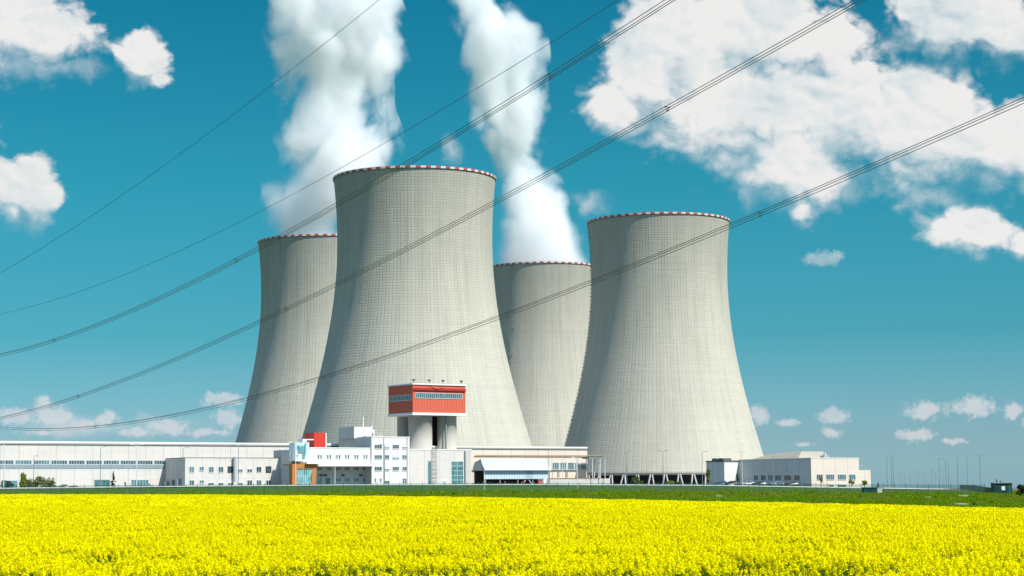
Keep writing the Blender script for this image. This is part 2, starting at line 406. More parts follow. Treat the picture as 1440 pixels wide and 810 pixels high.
def tower(px, pytop, D, rt_, rthroat, label, seed, legs=False, ladder=None, warm=True):
    c = P(px, pytop, D)
    ztop = c.z; z0 = G(c.x, c.y) - .6
    H = ztop - z0
    root = empty('cooling_tower', (c.x, c.y, z0)); tag(root, label, 'cooling tower', 'hyperbolic concrete cooling towers of the plant')
    zt = H - 33.0; zs = 7.6
    k1 = (62.3**2-rthroat**2)/(zt-zs)**2; k2 = (rt_**2-rthroat**2)/33.0**2
    def rad(z): return math.sqrt(rthroat**2 + (k1 if z < zt else k2)*(z-zt)**2)
    seg = 160; nz = 70; mb = MB()
    zz = [zs + (H-zs)*i/nz for i in range(nz+1)]
    for i, z in enumerate(zz):
        for k in range(seg):
            a = 2*math.pi*k/seg; mb.v.append((rad(z)*math.cos(a), rad(z)*math.sin(a), z))
    for i, z in enumerate(zz):
        for k in range(seg):
            a = 2*math.pi*k/seg; r = rad(z)-.7; mb.v.append((r*math.cos(a), r*math.sin(a), z))
    def id_(l, i, k): return l*(nz+1)*seg + i*seg + k % seg
    for i in range(nz):
        for k in range(seg):
            mb.f.append((id_(0,i,k), id_(0,i,k+1), id_(0,i+1,k+1), id_(0,i+1,k)))
            mb.f.append((id_(1,i,k+1), id_(1,i,k), id_(1,i+1,k), id_(1,i+1,k+1)))
    for k in range(seg):
        mb.f.append((id_(0,0,k+1), id_(0,0,k), id_(1,0,k), id_(1,0,k+1)))
        mb.f.append((id_(0,nz,k), id_(0,nz,k+1), id_(1,nz,k+1), id_(1,nz,k)))
    mb.mi = [0]*len(mb.f)
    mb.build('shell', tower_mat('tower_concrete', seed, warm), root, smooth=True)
    # painted rim band, alternating red and white blocks
    rb = MB(); NB = 104
    for k in range(NB):
        for q in range(2):
            a0 = 2*math.pi*(k+q*.5)/NB; a1 = 2*math.pi*(k+q*.5+.5)/NB
            ro = rt_+.45; ri = rt_-.75; zb, zt2 = H-.85, H+.2
            pts = [(r*math.cos(a), r*math.sin(a), z) for z in (zb, zt2) for r, a in ((ro, a0), (ro, a1), (ri, a1), (ri, a0))]
            rb.hexa(pts, k % 2)
    rb.build('rim_band', [M['rimwhite'], M['rimred']], root)
    # inner fill and basin
    fb_ = MB(); S = 64
    for z in (-1.0, zs+.6):
        for k in range(S): fb_.v.append((55*math.cos(2*math.pi*k/S), 55*math.sin(2*math.pi*k/S), z))
    for k in range(S): fb_.f.append((k, (k+1) % S, S+(k+1) % S, S+k)); fb_.mi.append(0)
    fb_.build('fill_pack', M['dark'], root)
    bs = MB(); bs.tube([(0, 0, -1.5), (0, 0, .9)], 66, 64); bs.build('basin_wall', M['conc'], root)
    if legs:
        n = 50
        for k in range(n):
            a = 2*math.pi*(k+.1)/n
            for s in (-1, 1):
                at_, ab = a + s*.5/62, a + s*2.1/66
                lg = MB(); lg.tube([(64.6*math.cos(ab), 64.6*math.sin(ab), -.5), (62.0*math.cos(at_), 62.0*math.sin(at_), zs+.3)], .42, 6)
                lg.build('leg', M['conc'], root)
    if ladder is not None:
        ld = MB(); a = ladder; ca, sa = math.cos(a), math.sin(a); tx, ty = -sa, ca
        prev = None
        for s in (-.35, .35):
            ld.tube([((rad(z)+.5)*ca+tx*s, (rad(z)+.5)*sa+ty*s, z) for z in zz], .09, 4)
        z = zs+2
        while z < H:
            r = rad(z); 
            ld.tube([((r+.0)*ca+tx*.8, (r+.0)*sa+ty*.8, z), ((r+1.0)*ca+tx*.5, (r+1.0)*sa+ty*.5, z), ((r+1.0)*ca-tx*.5, (r+1.0)*sa-ty*.5, z), (r*ca-tx*.8, r*sa-ty*.8, z)], .12, 4)
            z += 2.2
        z = zs+6; j = 0
        while z < H:
            r = rad(z); o = .9 if j % 2 else -.9
            ld.box(*sorted([(r+.2)*ca+tx*o-.3, (r+.2)*ca+tx*o+.3]), *sorted([(r+.9)*sa+ty*o-.6, (r+.9)*sa+ty*o+.6]), z-.15, z+.35)
            z += 9.0; j += 1
        ld.build('ladder', M['pole'], root)
    return c, rad, z0, H
T3 = tower(457.5, 341.5, 1222, 41.9, 40.0, 'steaming left cooling tower partly behind the tallest-looking tower', 3)
T1 = tower(583.2, 252, 978, 40.9, 39.0, 'largest cooling tower in front, nearest the camera, without steam', 1)
T4 = tower(763, 377.5, 1400, 41.9, 40.0, 'smallest-looking cooling tower in the gap between the two big ones, steaming', 4, ladder=R(-123))
T2 = tower(925.8, 312.5, 1149, 41.9, 40.0, 'right-hand cooling tower standing on slanted legs, no steam', 2, legs=True, ladder=R(184), warm=True)
# ------------------------------------------------------------------ steam
def steam(T, D, table, label, zcap, seed, dens=.11):
    c, rad, z0, H = T
    base = Vector((c.x, c.y, z0+H))
    zs, xc, hw = [], [], []
    for py, xl, xr in table:
        a, b = P(xl, py, D), P(xr, py, D)
        zs.append((a.z+b.z)/2-base.z); xc.append((a.x+b.x)/2-base.x); hw.append((b.x-a.x)/2)
    order = sorted(range(len(zs)), key=lambda i: zs[i]); zs = [zs[i] for i in order]; xc = [xc[i] for i in order]; hw = [hw[i] for i in order]
    zlo, zhi = -3.0, zcap
    zs = [zlo]+zs+[zhi]; xc = [0.]+xc+[xc[-1]+(xc[-1]-xc[-3])*.4]; hw = [37.]+hw+[hw[-1]*1.1]
    mb = MB(); S = 28; N = 46
    for i in range(N+1):
        z = zlo + (zhi-zlo)*i/N; cx = float(np.interp(z, zs, xc)); r = float(np.interp(z, zs, hw))
        rr = r*1.22+4 if z > 3 else rad(H)-1.6
        rr = min(rr, 37.5 + max(0, z)*1.6)
        for k in range(S):
            a = 2*math.pi*k/S; mb.v.append((cx+rr*math.cos(a), rr*math.sin(a), z))
    for i in range(N):
        for k in range(S): mb.f.append((i*S+k, i*S+(k+1) % S, (i+1)*S+(k+1) % S, (i+1)*S+k))
    mb.f.append(tuple(reversed(range(S)))); mb.f.append(tuple(N*S+k for k in range(S))); mb.mi = [0]*len(mb.f)
    m = bpy.data.materials.new('steam'); m.use_nodes = True; t = NT(m.node_tree); t.n.clear()
    o = t.new('ShaderNodeOutputMaterial'); pv = t.new('ShaderNodeVolumePrincipled'); t.l.new(pv.outputs[0], o.inputs['Volume'])
    pv.inputs['Color'].default_value = (1, 1, 1, 1); pv.inputs['Anisotropy'].default_value = 0.0
    tc = t.new('ShaderNodeTexCoord'); ob = tc.outputs['Object']
    x, y, z = t.sep(ob)
    zn = t.mr(z, zlo, zhi)
    def curve(vals, lo, hi):
        n = t.new('ShaderNodeFloatCurve'); cv = n.mapping.curves[0]
        pts = [((a-zlo)/(zhi-zlo), (v-lo)/(hi-lo)) for a, v in zip(zs, vals)]
        cv.points[0].location = pts[0]; cv.points[1].location = pts[-1]
        for p in pts[1:-1]: cv.points.new(*p)
        n.mapping.update(); t.put(n.inputs['Value'], zn)
        return t.m('MULTIPLY_ADD', n.outputs[0], hi-lo, lo)
    XC = curve(xc, -120, 120); HW = curve(hw, 0, 120)
    sv = t.vm('ADD', t.vm('MULTIPLY', ob, (1, 1, .8)), (seed*97., seed*13., seed*41.))
    wp = t.vm('MULTIPLY', t.vm('SUBTRACT', t.noise(sv, 1/40, 2, .5, out=1), (.5, .5, .5)), (16, 16, 16))
    sw = t.vm('ADD', sv, wp); f = None
    for k_, (sc_, a_) in enumerate(((1/38, 1.), (1/19, .55), (1/9.5, .30), (1/4.6, .16))):
        v = t.m('MULTIPLY', t.m('ABSOLUTE', t.m('SUBTRACT', t.noise(t.vm('ADD', sw, (k_*57., k_*31., 0)), sc_, 0, .5), .5)), 2*a_)
        f = v if f is None else t.m('ADD', f, v)
    lowf = t.noise(sv, 1/60, 1, .5)
    dx = t.m('DIVIDE', t.m('SUBTRACT', x, XC), HW); dy = t.m('DIVIDE', y, HW)
    d = t.m('SQRT', t.m('ADD', t.m('MULTIPLY', dx, dx), t.m('MULTIPLY', dy, dy)))
    rag = t.mr(z, 0, 90, .5, 2.1)
    s = t.m('ADD', t.m('MULTIPLY', t.m('SUBTRACT', 1.03, d), 1.5), t.m('MULTIPLY', t.m('SUBTRACT', f, .44), rag))
    s = t.m('ADD', s, t.m('MULTIPLY', t.m('SUBTRACT', lowf, .5), t.mr(z, 0, 90, .4, 1.8)))
    de = t.m('MULTIPLY', t.mr(s, -.10, .85, 0, 1, 'SMOOTHSTEP'), t.mr(z, 0, 250, dens, dens*.65))
    t.put(pv.inputs['Density'], de)
    m.cycles.volume_step_rate = .5
    ob_ = mb.build('steam_plume', m, loc=base)
    tag(ob_, label, 'steam', 'white steam plumes rising from the towers')
    return ob_
s1 = steam(T3, 1222, [(320,380,474),(280,388,526),(235,394,560),(200,396,549),(150,405,533),(105,402,532),(75,394,562),(45,392,558),(0,400,542),(-30,402,535)],
      'wide white steam plume rising from the left cooling tower', 352, 1)
s2 = steam(T4, 1400, [(350,700,822),(315,703,808),(280,699,793),(250,700,776),(225,688,763),(190,674,760),(150,668,758),(115,664,754),(80,651,757),(45,647,752),(15,640,722),(-30,618,672)],
      'narrow winding white steam plume rising from the rear middle tower', 395, 2)
# ------------------------------------------------------------------ site frame: u along the facades, v out of them
TH = R(35); U = Vector((math.cos(TH), math.sin(TH), 0)); V = Vector((math.sin(TH), -math.cos(TH), 0)); O = Vector((-157, 600, 0))
def FT(px, py, t_):        # point of the wall plane t = const seen at a pixel, as (s, z)
    d = ray(px, py); k = (t_ + (O-CAM).dot(V))/d.dot(V); p = CAM + d*k
    return (p-O).dot(U), p.z
def FS(px, py, s_):        # point of the cross wall s = const, as (t, z)
    d = ray(px, py); k = (s_ + (O-CAM).dot(U))/d.dot(U); p = CAM + d*k
    return (p-O).dot(V), p.z
class Bld:
    def __init__(s, name, px, t_, label, cat, group=None, zb=None):
        s.s0 = FT(px, 684, t_)[0]; s.t0 = t_
        p = O + U*s.s0 + V*t_; s.z0 = G(p.x, p.y) if zb is None else zb
        s.root = empty(name, (p.x, p.y, s.z0), TH); tag(s.root, label, cat, group)
    def loc(s, ss, tt, z): return (ss-s.s0, -(tt-s.t0), z-s.z0)
    def bx(s, mb, s0, s1, t0, t1, z0, z1, mi=0):
        mb.box(s0-s.s0, s1-s.s0, -(t1-s.t0), -(t0-s.t0), z0-s.z0, z1-s.z0, mi); return mb
    def wall(s, name, m, s0, s1, t0, t1, z0, z1, parent=None):
        mb = MB(); s.bx(mb, s0, s1, t0, t1, z0, z1); return mb.build(name, m, parent or s.root)
    def front(s, px0, px1, pt, pb, t_):
        a, z1 = FT(px0, (pt+pb)/2, t_)[0], FT((px0+px1)/2, pt, t_)[1]; b, z0 = FT(px1, (pt+pb)/2, t_)[0], FT((px0+px1)/2, pb, t_)[1]
        return a, b, z0, z1
    def window(s, px0, px1, pt, pb, t_, nx=2, ny=1, gm='glass', fm='frame', name='window', bar=.10, blind=0):
        a, b, z0, z1 = s.front(px0, px1, pt, pb, t_)
        return s.win3(a, b, z0, z1, t_, nx, ny, gm, fm, name, bar, blind)
    def win3(s, a, b, z0, z1, t_, nx, ny, gm, fm, name='window', bar=.10, blind=0):
        f = MB(); e = bar
        s.bx(f, a-e, a+e, t_-.02, t_+.09, z0-e, z1+e); s.bx(f, b-e, b+e, t_-.02, t_+.09, z0-e, z1+e)
        s.bx(f, a+e, b-e, t_-.02, t_+.088, z1-e, z1+e); s.bx(f, a+e, b-e, t_-.02, t_+.14, z0-e, z0+e)
        for i in range(1, nx): c = a+(b-a)*i/nx; s.bx(f, c-e*.6, c+e*.6, t_-.02, t_+.075, z0+e, z1-e)
        for j in range(1, ny): c = z0+(z1-z0)*j/ny; s.bx(f, a+e, b-e, t_-.02, t_+.07, c-e*.6, c+e*.6)
        fo = f.build(name, M[fm], s.root)
        g_ = MB(); s.bx(g_, a+e*.5, b-e*.5, t_-.02, t_+.03, z0+e*.5, z1-e*.5); g_.build('pane', M[gm], fo)
        if blind:
            bl = MB(); s.bx(bl, a+e, b-e, t_-.01, t_+.045, z1-(z1-z0)*blind, z1-e); bl.build('blind', M['trim'], fo)
        return fo
    def sidewin(s, px0, px1, pt, pb, s_, nx=2, gm='glass', fm='frame'):     # on the left-facing wall s = s_
        ta, tb = FS(px0, (pt+pb)/2, s_)[0], FS(px1, (pt+pb)/2, s_)[0]; z1 = FS((px0+px1)/2, pt, s_)[1]; z0 = FS((px0+px1)/2, pb, s_)[1]
        e = .1; f = MB()
        s.bx(f, s_-.08, s_+.02, ta-e, ta+e, z0-e, z1+e); s.bx(f, s_-.08, s_+.02, tb-e, tb+e, z0-e, z1+e)
        s.bx(f, s_-.078, s_+.02, ta+e, tb-e, z1-e, z1+e); s.bx(f, s_-.078, s_+.02, ta+e, tb-e, z0-e, z0+e)
        for i in range(1, nx): c = ta+(tb-ta)*i/nx; s.bx(f, s_-.07, s_+.02, c-e*.6, c+e*.6, z0+e, z1-e)
        fo = f.build('window', M[fm], s.root); g_ = MB(); s.bx(g_, s_-.03, s_+.02, ta+e*.5, tb-e*.5, z0+e*.5, z1-e*.5); g_.build('pane', M[gm], fo); return fo
    def roofslab(s, s0, s1, t0, t1, z, m='roof', lip=.35, h=.45, parent=None):
        mb = MB(); s.bx(mb, s0-lip, s1+lip, t0-lip, t1+lip, z, z+h); o = mb.build('roof', M[m], parent or s.root); return o
    def coping(s, s0, s1, t0, t1, z, h=.35, w_=.5, m='trim'):
        mb = MB(); e = .12
        s.bx(mb, s0-e, s1+e, t1-w_, t1+e, z, z+h); s.bx(mb, s0-e, s0+w_, t0, t1-w_, z, z+h); s.bx(mb, s1-w_, s1+e, t0, t1-w_, z, z+h)
        return mb.build('parapet', M[m], s.root)
GB = -3.0     # walls start below ground
# ---- long hall (A)
a = Bld('turbine_hall', 0, 0., 'very long white panelled hall with a dark window ribbon, running off the left edge', 'hall')
sa0, sa1 = FT(-110, 650, 0)[0], FT(487, 650, 0)[0]; zA = FT(150, 623.6, 0)[1]
a.wall('wall', M['white'], sa0, sa1, -55, 0, a.z0+GB, zA)
a.coping(sa0, sa1, -55, 0, zA, .55, 1.0); mb = MB(); a.bx(mb, sa0+.1, sa1-.1, -54, -.9, zA, zA+.1); mb.build('roof', M['roof'], a.root)
mb = MB(); a.bx(mb, sa0, sa1, -.02, .06, zA-.75, zA-.30); mb.build('gutter', M['roof'], a.root)
s0, s1, z0, z1 = a.front(-110, 240, 653.6, 659.0, .0)
mb = MB(); a.bx(mb, s0, s1, -.02, .10, FT(100, 659, 0)[1], FT(100, 653.4, 0)[1]); mb.build('spandrel_band', M['strip'], a.root)
zt, zb = FT(100, 647.2, 0)[1], FT(100, 653.2, 0)[1]
nb = 14
for i in range(nb):
    x0 = s0+(s1-s0)*i/nb; x1 = s0+(s1-s0)*(i+1)/nb-.5
    a.win3(x0, x1, zb, zt, 0, 6, 1, 'glass', 'frame', bar=.09)
a.window(133, 154, 675, 684, 0, 4, 1, 'glasst', 'pole'); a.window(184.3, 209, 674.5, 684, 0, 6, 1, 'glasst', 'frame'); a.window(2, 24, 676.5, 685, 0, 3, 1, 'glasst', 'pole')
# ---- two storey wing on the hall (A2)
b = Bld('white_wing', 260, 14.6, 'two storey white wing with two rows of nine windows in front of the long hall', 'building')
s0, s1 = FT(260, 665, 14.6)[0], FT(398, 665, 14.6)[0]; zt = FT(320, 644.3, 14.6)[1]
b.wall('wall', M['white'], s0, s1, 0.05, 14.6, b.z0+GB, zt); b.roofslab(s0, s1, 0.5, 14.6, zt, 'roof', .05, .2)
xs = [269.5, 283.5, 297, 310.5, 324, 337.5, 351, 364, 377.5]
for i, x in enumerate(xs):
    wd = 3.6 if i != 1 else 3.2; hh = 8 if i != 1 else 6
    b.window(x-wd, x+wd, 656.2, 656.2+hh, 14.6, 2 if i != 4 else 1, 1, 'glass', 'frame' if i not in (4, 8) else 'brownf', blind=.45 if i in (5, 6) else 0)
    b.window(x-wd, x+wd, 675.2, 675.2+(7.6 if i != 1 else 5), 14.6, 2, 1, 'glass', 'frame', blind=.5 if i in (2, 3, 4, 5) else 0)
mb = MB(); pp = FT(329.5, 660, 15.4); zz0 = FT(329.5, 678, 15.4)[1]; zz1 = FT(329.5, 642.5, 15.4)[1]
mb.tube([b.loc(pp[0], 15.4, zz0), b.loc(pp[0], 15.4, zz1)], .42, 10); mb.build('vent_stack', M['steel'], b.root)
mb = MB(); q = FS(247, 665, s0)[0]; z = b.z0
for k in range(3): b.bx(mb, s0-1.2, s0-.02, 2.0+k*4, 3.6+k*4, z+GB, z+2.2+.4*k)
mb.build('air_unit', M['steel'], b.root)
# ---- office complex (D + entrance)
d = Bld('office_block', 437, 22., 'low white office block with a red cube on its roof and an orange framed entrance', 'building')
sL = FT(394, 655, 14.6)[0]
sR = FT(521.5, 655, 22)[0]; s437 = FT(436, 640, 22)[0]
zD = FT(480, 630.6, 22)[1]; zc1 = FT(480, 655.6, 23.4)[1]; zc0 = FT(480, 650.2, 22)[1]
zg = FT(400, 632.5, 20)[1]
d.wall('grey_wing', M['greyw'], sL, s437, 10, 22, d.z0+GB, zg)
mb = MB(); d.bx(mb, s437, sR, 10, 22, zc1, zD); d.bx(mb, s437, sR, 9.9, 18, d.z0+GB, zc1); mb.build('wall', M['white2'], d.root)
d.coping(s437, sR, 10, 22, zD, .3, .4); mb = MB(); d.bx(mb, s437+.1, sR-.1, 10.1, 21.5, zD, zD+.12); mb.build('roof', M['roof'], d.root)
mb = MB(); d.bx(mb, FT(444, 652, 22)[0], sR+.2, 22.01, 24.0, zc1-.02, zc0-.55); mb.build('canopy', M['trim'], d.root)
for x in (449.5, 462.5, 475.5, 488, 501, 513.7):
    d.window(x-3.1, x-.6, 639.3, 645.4, 22, 1); d.window(x+.6, x+3.1, 639.3, 645.4, 22, 1)
    d.window(x-3.3, x+3.3, 657.0, 661.6, 18, 2)
for x in (449.5, 461): d.window(x-3.2, x+3.2, 672.0, 681, 18, 2, 1, 'glasst')
for x in (475.5, 488, 501, 513.5): d.window(x-3.1, x-.6, 672.3, 677.5, 18, 1); d.window(x+.6, x+3.1, 672.3, 677.5, 18, 1)
mb = MB()
for x in (451, 457, 482, 507): s_, z_ = FT(x, 668.3, 18); d.bx(mb, s_-.5, s_+.5, 18, 18.5, z_-.25, z_+.25)
mb.build('wall_lamp', M['brownf'], d.root)
# red roof cube
s0, s1, z0, z1 = d.front(442, 458.6, 608.5, 630, 22.1)
ro = d.wall('red_block', M['red'], s0, s1, 15.5, 22.1, zD+.31, z1)
mb = MB(); d.bx(mb, s1-.25, s1+.12, 15.5, 22.2, zD+.35, z1-.05); mb.build('corner_trim', M['trim'], ro)
# glazed box
s0, s1, z0, z1 = d.front(414.7, 434.3, 621.8, 648.4, 25.5)
gb = d.wall('glass_box', M['glassblue'], s0, s1, 21.6, 25.5, z0, z1)
mb = MB()
for i in range(5): x = s0+(s1-s0)*i/4; d.bx(mb, x-.09, x+.09, 25.5, 25.62, z0, z1)
for j in range(4): z = z0+(z1-z0)*j/3; d.bx(mb, s0, s1, 25.5, 25.6, z-.08, z+.08)
mb.build('mullion', M['frame'], gb)
mb = MB(); sq, zq = FT(422, 635, 25.6)

for ex, ez0, ez1, ew in ((-.5, 3.3, 5.2, .35), (.15, 2.9, 4.6, .3), (.75, 2.6, 5.0, .35), (1.35, .6, 3.6, .42), (1.75, 2.2, 5.6, .3), (-.1, 2.7, 3.5, .6)): d.bx(mb, sq+ex-ew, sq+ex+ew, 25.62, 25.8-.01*abs(ex), z0+ez0, z0+ez1)
mb.build('emblem', M['glasst'], gb)
mb = MB(); s0b, s1b, z0b, z1b = d.front(426, 441, 617.4, 620, 22); d.bx(mb, s0b, s1b, 19, 22.05, z1b-.35, z1b); d.bx(mb, s0b, s0b+1.3, 19, 22.04, z1-.2, z1b-.36); mb.build('roof_gantry', M['trim'], d.root)
# orange entrance
s0, s1, z0, z1 = d.front(411, 446, 652.4, 684, 28.5)
en = MB(); e = 2.0
sg0, sg1 = FT(417.5, 668, 28.5)[0], FT(440, 668, 28.5)[0]; zg1 = FT(428, 659, 28.5)[1]
d.bx(en, s0, sg0, 22.02, 28.5, d.z0+GB, z1); d.bx(en, sg0, sg1+.2, 22.02, 28.5, zg1, z1)
# slanted right leg
za = d.z0+GB
p = [(sg1-1.2, 22.02, za), (sg1+.7, 22.02, za), (sg1+.7, 28.5, za), (sg1-1.2, 28.5, za)]
q = [(sg1+.2, 22.02, z1), (s1, 22.02, z1), (s1, 28.5, z1), (sg1+.2, 28.5, z1)]
def rot(l): return [d.loc(*x) for x in l]
en.hexa(rot([p[3], p[2], p[1], p[0]]) + rot([q[3], q[2], q[1], q[0]]))
eo = en.build('entrance_frame', M['orange'], d.root)
mb = MB(); d.bx(mb, sL+1.6, s1+1.2, 22.03, 29.6, z1+.01, z1+.6); mb.build('entrance_roof', M['trim'], d.root)
gl = d.win3(sg0+.1, sg1-.2, d.z0-1, zg1-.1, 28.2, 7, 3, 'glasst', 'frame', 'entrance_glazing', .09)
d.wall('porch_wall', M['conc'], sL+2.6, s0-.02, 22.02, 26.4, d.z0+GB, z1-.4)
# ---- four storey block (C)
c = Bld('four_storey_block', 522.4, 22.6, 'tallest white office block, four storeys, with a stepped white penthouse and antennas', 'building')
s0, s1 = FT(522.6, 650, 22.6)[0], FT(576, 650, 22.6)[0]; zt = FT(548, 615.2, 22.6)[1]
c.wall('wall', M['white2'], s0, s1, 0.6, 22.6, c.z0+GB, zt); c.coping(s0, s1, .6, 22.6, zt, .3, .4); mb = MB(); c.bx(mb, s0+.1, s1-.1, .7, 22, zt, zt+.1); mb.build('roof', M['roof'], c.root)
mb = MB(); c.bx(mb, s0-.06, s0-.002, .7, 22.55, zD+.35, zt); mb.build('shade_side_sheet', M['greyw'], c.root)  # grey sheet puts the shade of this side into its colour
rows = [(625.2, 631), (639.8, 645.5), (656.2, 662.0)]
cols = [(526.5, 537), (541, 547.3), (552, 561.2), (565.6, 572)]
for r_, (p0, p1) in enumerate(rows):
    for k_, (q0, q1) in enumerate(cols):
        c.window(q0, q1, p0, p1, 22.6, 3 if k_ in (0, 2) else 2, 1, 'glass', 'frame', blind=.6 if (r_, k_) in ((0, 1), (2, 1), (1, 2), (0, 3)) else 0)
for q0, q1 in ((526.8, 529), (534.2, 536.5)): c.window(q0, q1, 672.5, 678, 22.6, 1)
c.window(565.8, 571.8, 672.6, 680, 22.6, 2, 2); c.window(541, 547.8, 676, 680.2, 22.6, 2, 1)
mb = MB()
for x in (540.6-1, 572.4):
    s_, _ = FT(x, 650, 22.6); mb.tube([c.loc(s_, 22.75, c.z0), c.loc(s_, 22.75, zt)], .09, 6)
mb.build('downpipe', M['steel'], c.root)
p0, p1 = FT(503.3, 608, 13)[0], FT(527, 608, 13)[0]; zp = FT(512, 602.3, 13)[1]
c.wall('penthouse', M['white2'], p0+3.4, p1, 3, 13, zt-.2, zp-.4)
c.wall('penthouse_step', M['white2'], p0-1.5, p0+5.5, 2.9, 13.1, zt-.1, zp+.5)
mb = MB(); c.bx(mb, p0-1.56, p0-1.502, 3, 13.0, zt+.11, zp+.3); c.bx(mb, p0-1.5, p0+5.4, 2.84, 2.898, zt+.2, zp); mb.build('shade_side_sheet', M['greyw'], c.root)  # grey sheets darken the penthouse sides that lie in shade
mb = MB()
for x, y, zl in ((510.8, 11, 4.0), (523, 11, 1.2), (531, 14, 1.8), (534, 12, 1.8), (537, 10, 1.6)):
    s_, _ = FT(x, 610, y); mb.tube([c.loc(s_, y, (zp if x < 527 else zt)-.3), c.loc(s_, y, (zp if x < 527 else zt)+zl)], .16, 6)
mb.build('antenna', M['trim'], c.root)
for x in (512.5, 522.6):
    s_, z_ = FT(x, 611.5, 13.0); c.win3(s_-.5, s_+.5, z_-.55, z_+.55, 13.0, 1, 1, 'glass', 'brownf')
# ---- white block below the red box (E)
e_ = Bld('white_base_block', 576.3, 21., 'white block with a tall teal glass door, below the raised red box', 'building')
s0, s1 = FT(576.4, 660, 21)[0], FT(663, 660, 21)[0]; zE = FT(610, 632.8, 21)[1]
e_.wall('wall', M['white'], s0, s1, 9, 21, e_.z0+GB, zE); e_.coping(s0, s1, 9, 21, zE, .3, .4); mb = MB(); e_.bx(mb, s0+.1, s1-.1, 9.1, 20.5, zE, zE+.1); mb.build('roof', M['roof'], e_.root)
e_.window(602.2, 605.8, 649, 681.5, 21, 1, 6, 'glasst', 'pole')
e_.window(634.6, 651.6, 648.8, 681.5, 21, 2, 5, 'glasst', 'frame', 'glass_door')
e_.window(622, 627, 676.5, 681.5, 21, 2, 1, 'glassblue')
lad = MB(); a0, _ = FT(608.2, 650, 21.5); a1, _ = FT(614.5, 650, 21.5)
for s_ in (a0, a1): lad.tube([e_.loc(s_, 21.5, e_.z0), e_.loc(s_, 21.5, zE+1.2)], .07, 4)
k = e_.z0+.5
while k < zE+1: lad.tube([e_.loc(a0, 21.5, k), e_.loc(a1, 21.5, k)], .05, 4); k += .55
k = e_.z0+3
while k < zE+1.2:
    lad.tube([e_.loc(a0, 21.5, k), e_.loc(a0, 22.3, k), e_.loc(a1, 22.3, k), e_.loc(a1, 21.5, k)], .05, 4); k += 1.4
lad.build('ladder', M['steel'], e_.root)
mb = MB(); s_, _ = FT(657, 660, 21); e_.bx(mb, s_-1.1, s_+1.1, 21.003, 21.7, e_.z0+GB, zE-.2); mb.build('pilaster', M['conc'], e_.root)
# ---- raised red box
r = Bld('raised_control_room', 580.5, 12., 'red box with a ribbon window raised high on round concrete columns', 'control room')
s0, s1 = FT(580.5, 560, 12)[0], FT(654.5, 560, 12)[0]; zt = FT(612, 541.6, 12)[1]; zb = FT(612, 580.6, 12)[1]
tb = FS(546.3, 562, s0)[0]
r.wall('wall', M['coral'], s0, s1, tb, 12, zb, zt)
mb = MB(); r.bx(mb, s0-.25, s1+.25, tb-.2, 12.25, zb-.85, zb-.002); mb.build('floor_slab', M['trim'], r.root)
mb = MB(); r.bx(mb, s0-.35, s1+.45, tb-.3, 12.35, zt+.002, zt+.45); mb.build('roof', M['trim'], r.root)
mb = MB(); r.bx(mb, s0+.3, s1-.1, 12.003, 12.5, FT(612, 549.4, 12)[1], FT(612, 546.2, 12)[1]); mb.build('cornice', M['redtrim'], r.root)
r.window(584.4, 650, 553, 560.4, 12, 24, 1, 'glass', 'frame', 'ribbon_window', .07)
r.sidewin(548.5, 578.5, 556.2, 563.6, s0, 8, 'glass')
mb = MB()
for sx, ty in ((s0+1, 11), (s0+7, 11.5), (s0+13, 11), (s1-1, 11)):
    mb.tube([r.loc(sx, ty, zt+.4), r.loc(sx, ty, zt+1.5)], .12, 5); mb.box(*sorted([sx-r.s0-.5, sx-r.s0+.5]), -(ty-r.t0)-.2, -(ty-r.t0)+.2, zt+1.4-r.z0, zt+1.9-r.z0)
mb.tube([r.loc(s0+6, 12.6, zt-.3), r.loc(s0+9.5, 12.6, zt-1.6), r.loc(s0+13, 12.6, zt-.3)], .1, 5)
mb.build('roof_lamp', M['brownf'], r.root)
zf = zE-1
def cyl(px0, px1, t_, name='column'):
    sa, sb = FT(px0, 610, t_)[0], FT(px1, 610, t_)[0]; rr = (sb-sa)/2*.97; sc_ = (sa+sb)/2
    m_ = MB(); m_.tube([r.loc(sc_, t_, zf), r.loc(sc_, t_, zb-.86)], rr, 40); o = m_.build(name, M['col'], r.root)
    for p_ in o.data.polygons: p_.use_smooth = len(p_.vertices) == 4
    return sc_, rr
c1_, r1_ = cyl(576.3, 605.6, 6.2); c2_, r2_ = cyl(616.4, 640.2, 6.2)
mb = MB(); sa, sb = FT(606, 610, 3)[0], FT(617, 610, 3)[0]; r.bx(mb, sa-2, sb+2, -2, 2.5, zf, zb-.87); mb.build('gap_shade_block', M['dark'], r.root)  # near-black block paints the shade in the gap between the columns
cyl(559.5, 575.5, -6.0, 'column')
mb = MB(); s_, _ = FT(600.8, 610, 10.2); r.bx(mb, s_-.15, s_+.55, 9.6, 10.1, zf, zb-.87); s_, _ = FT(628, 610, 10.2); r.bx(mb, s_-.1, s_+.3, 9.3, 9.8, zf, zb-.87); mb.build('downpipe', M['pole'], r.root)
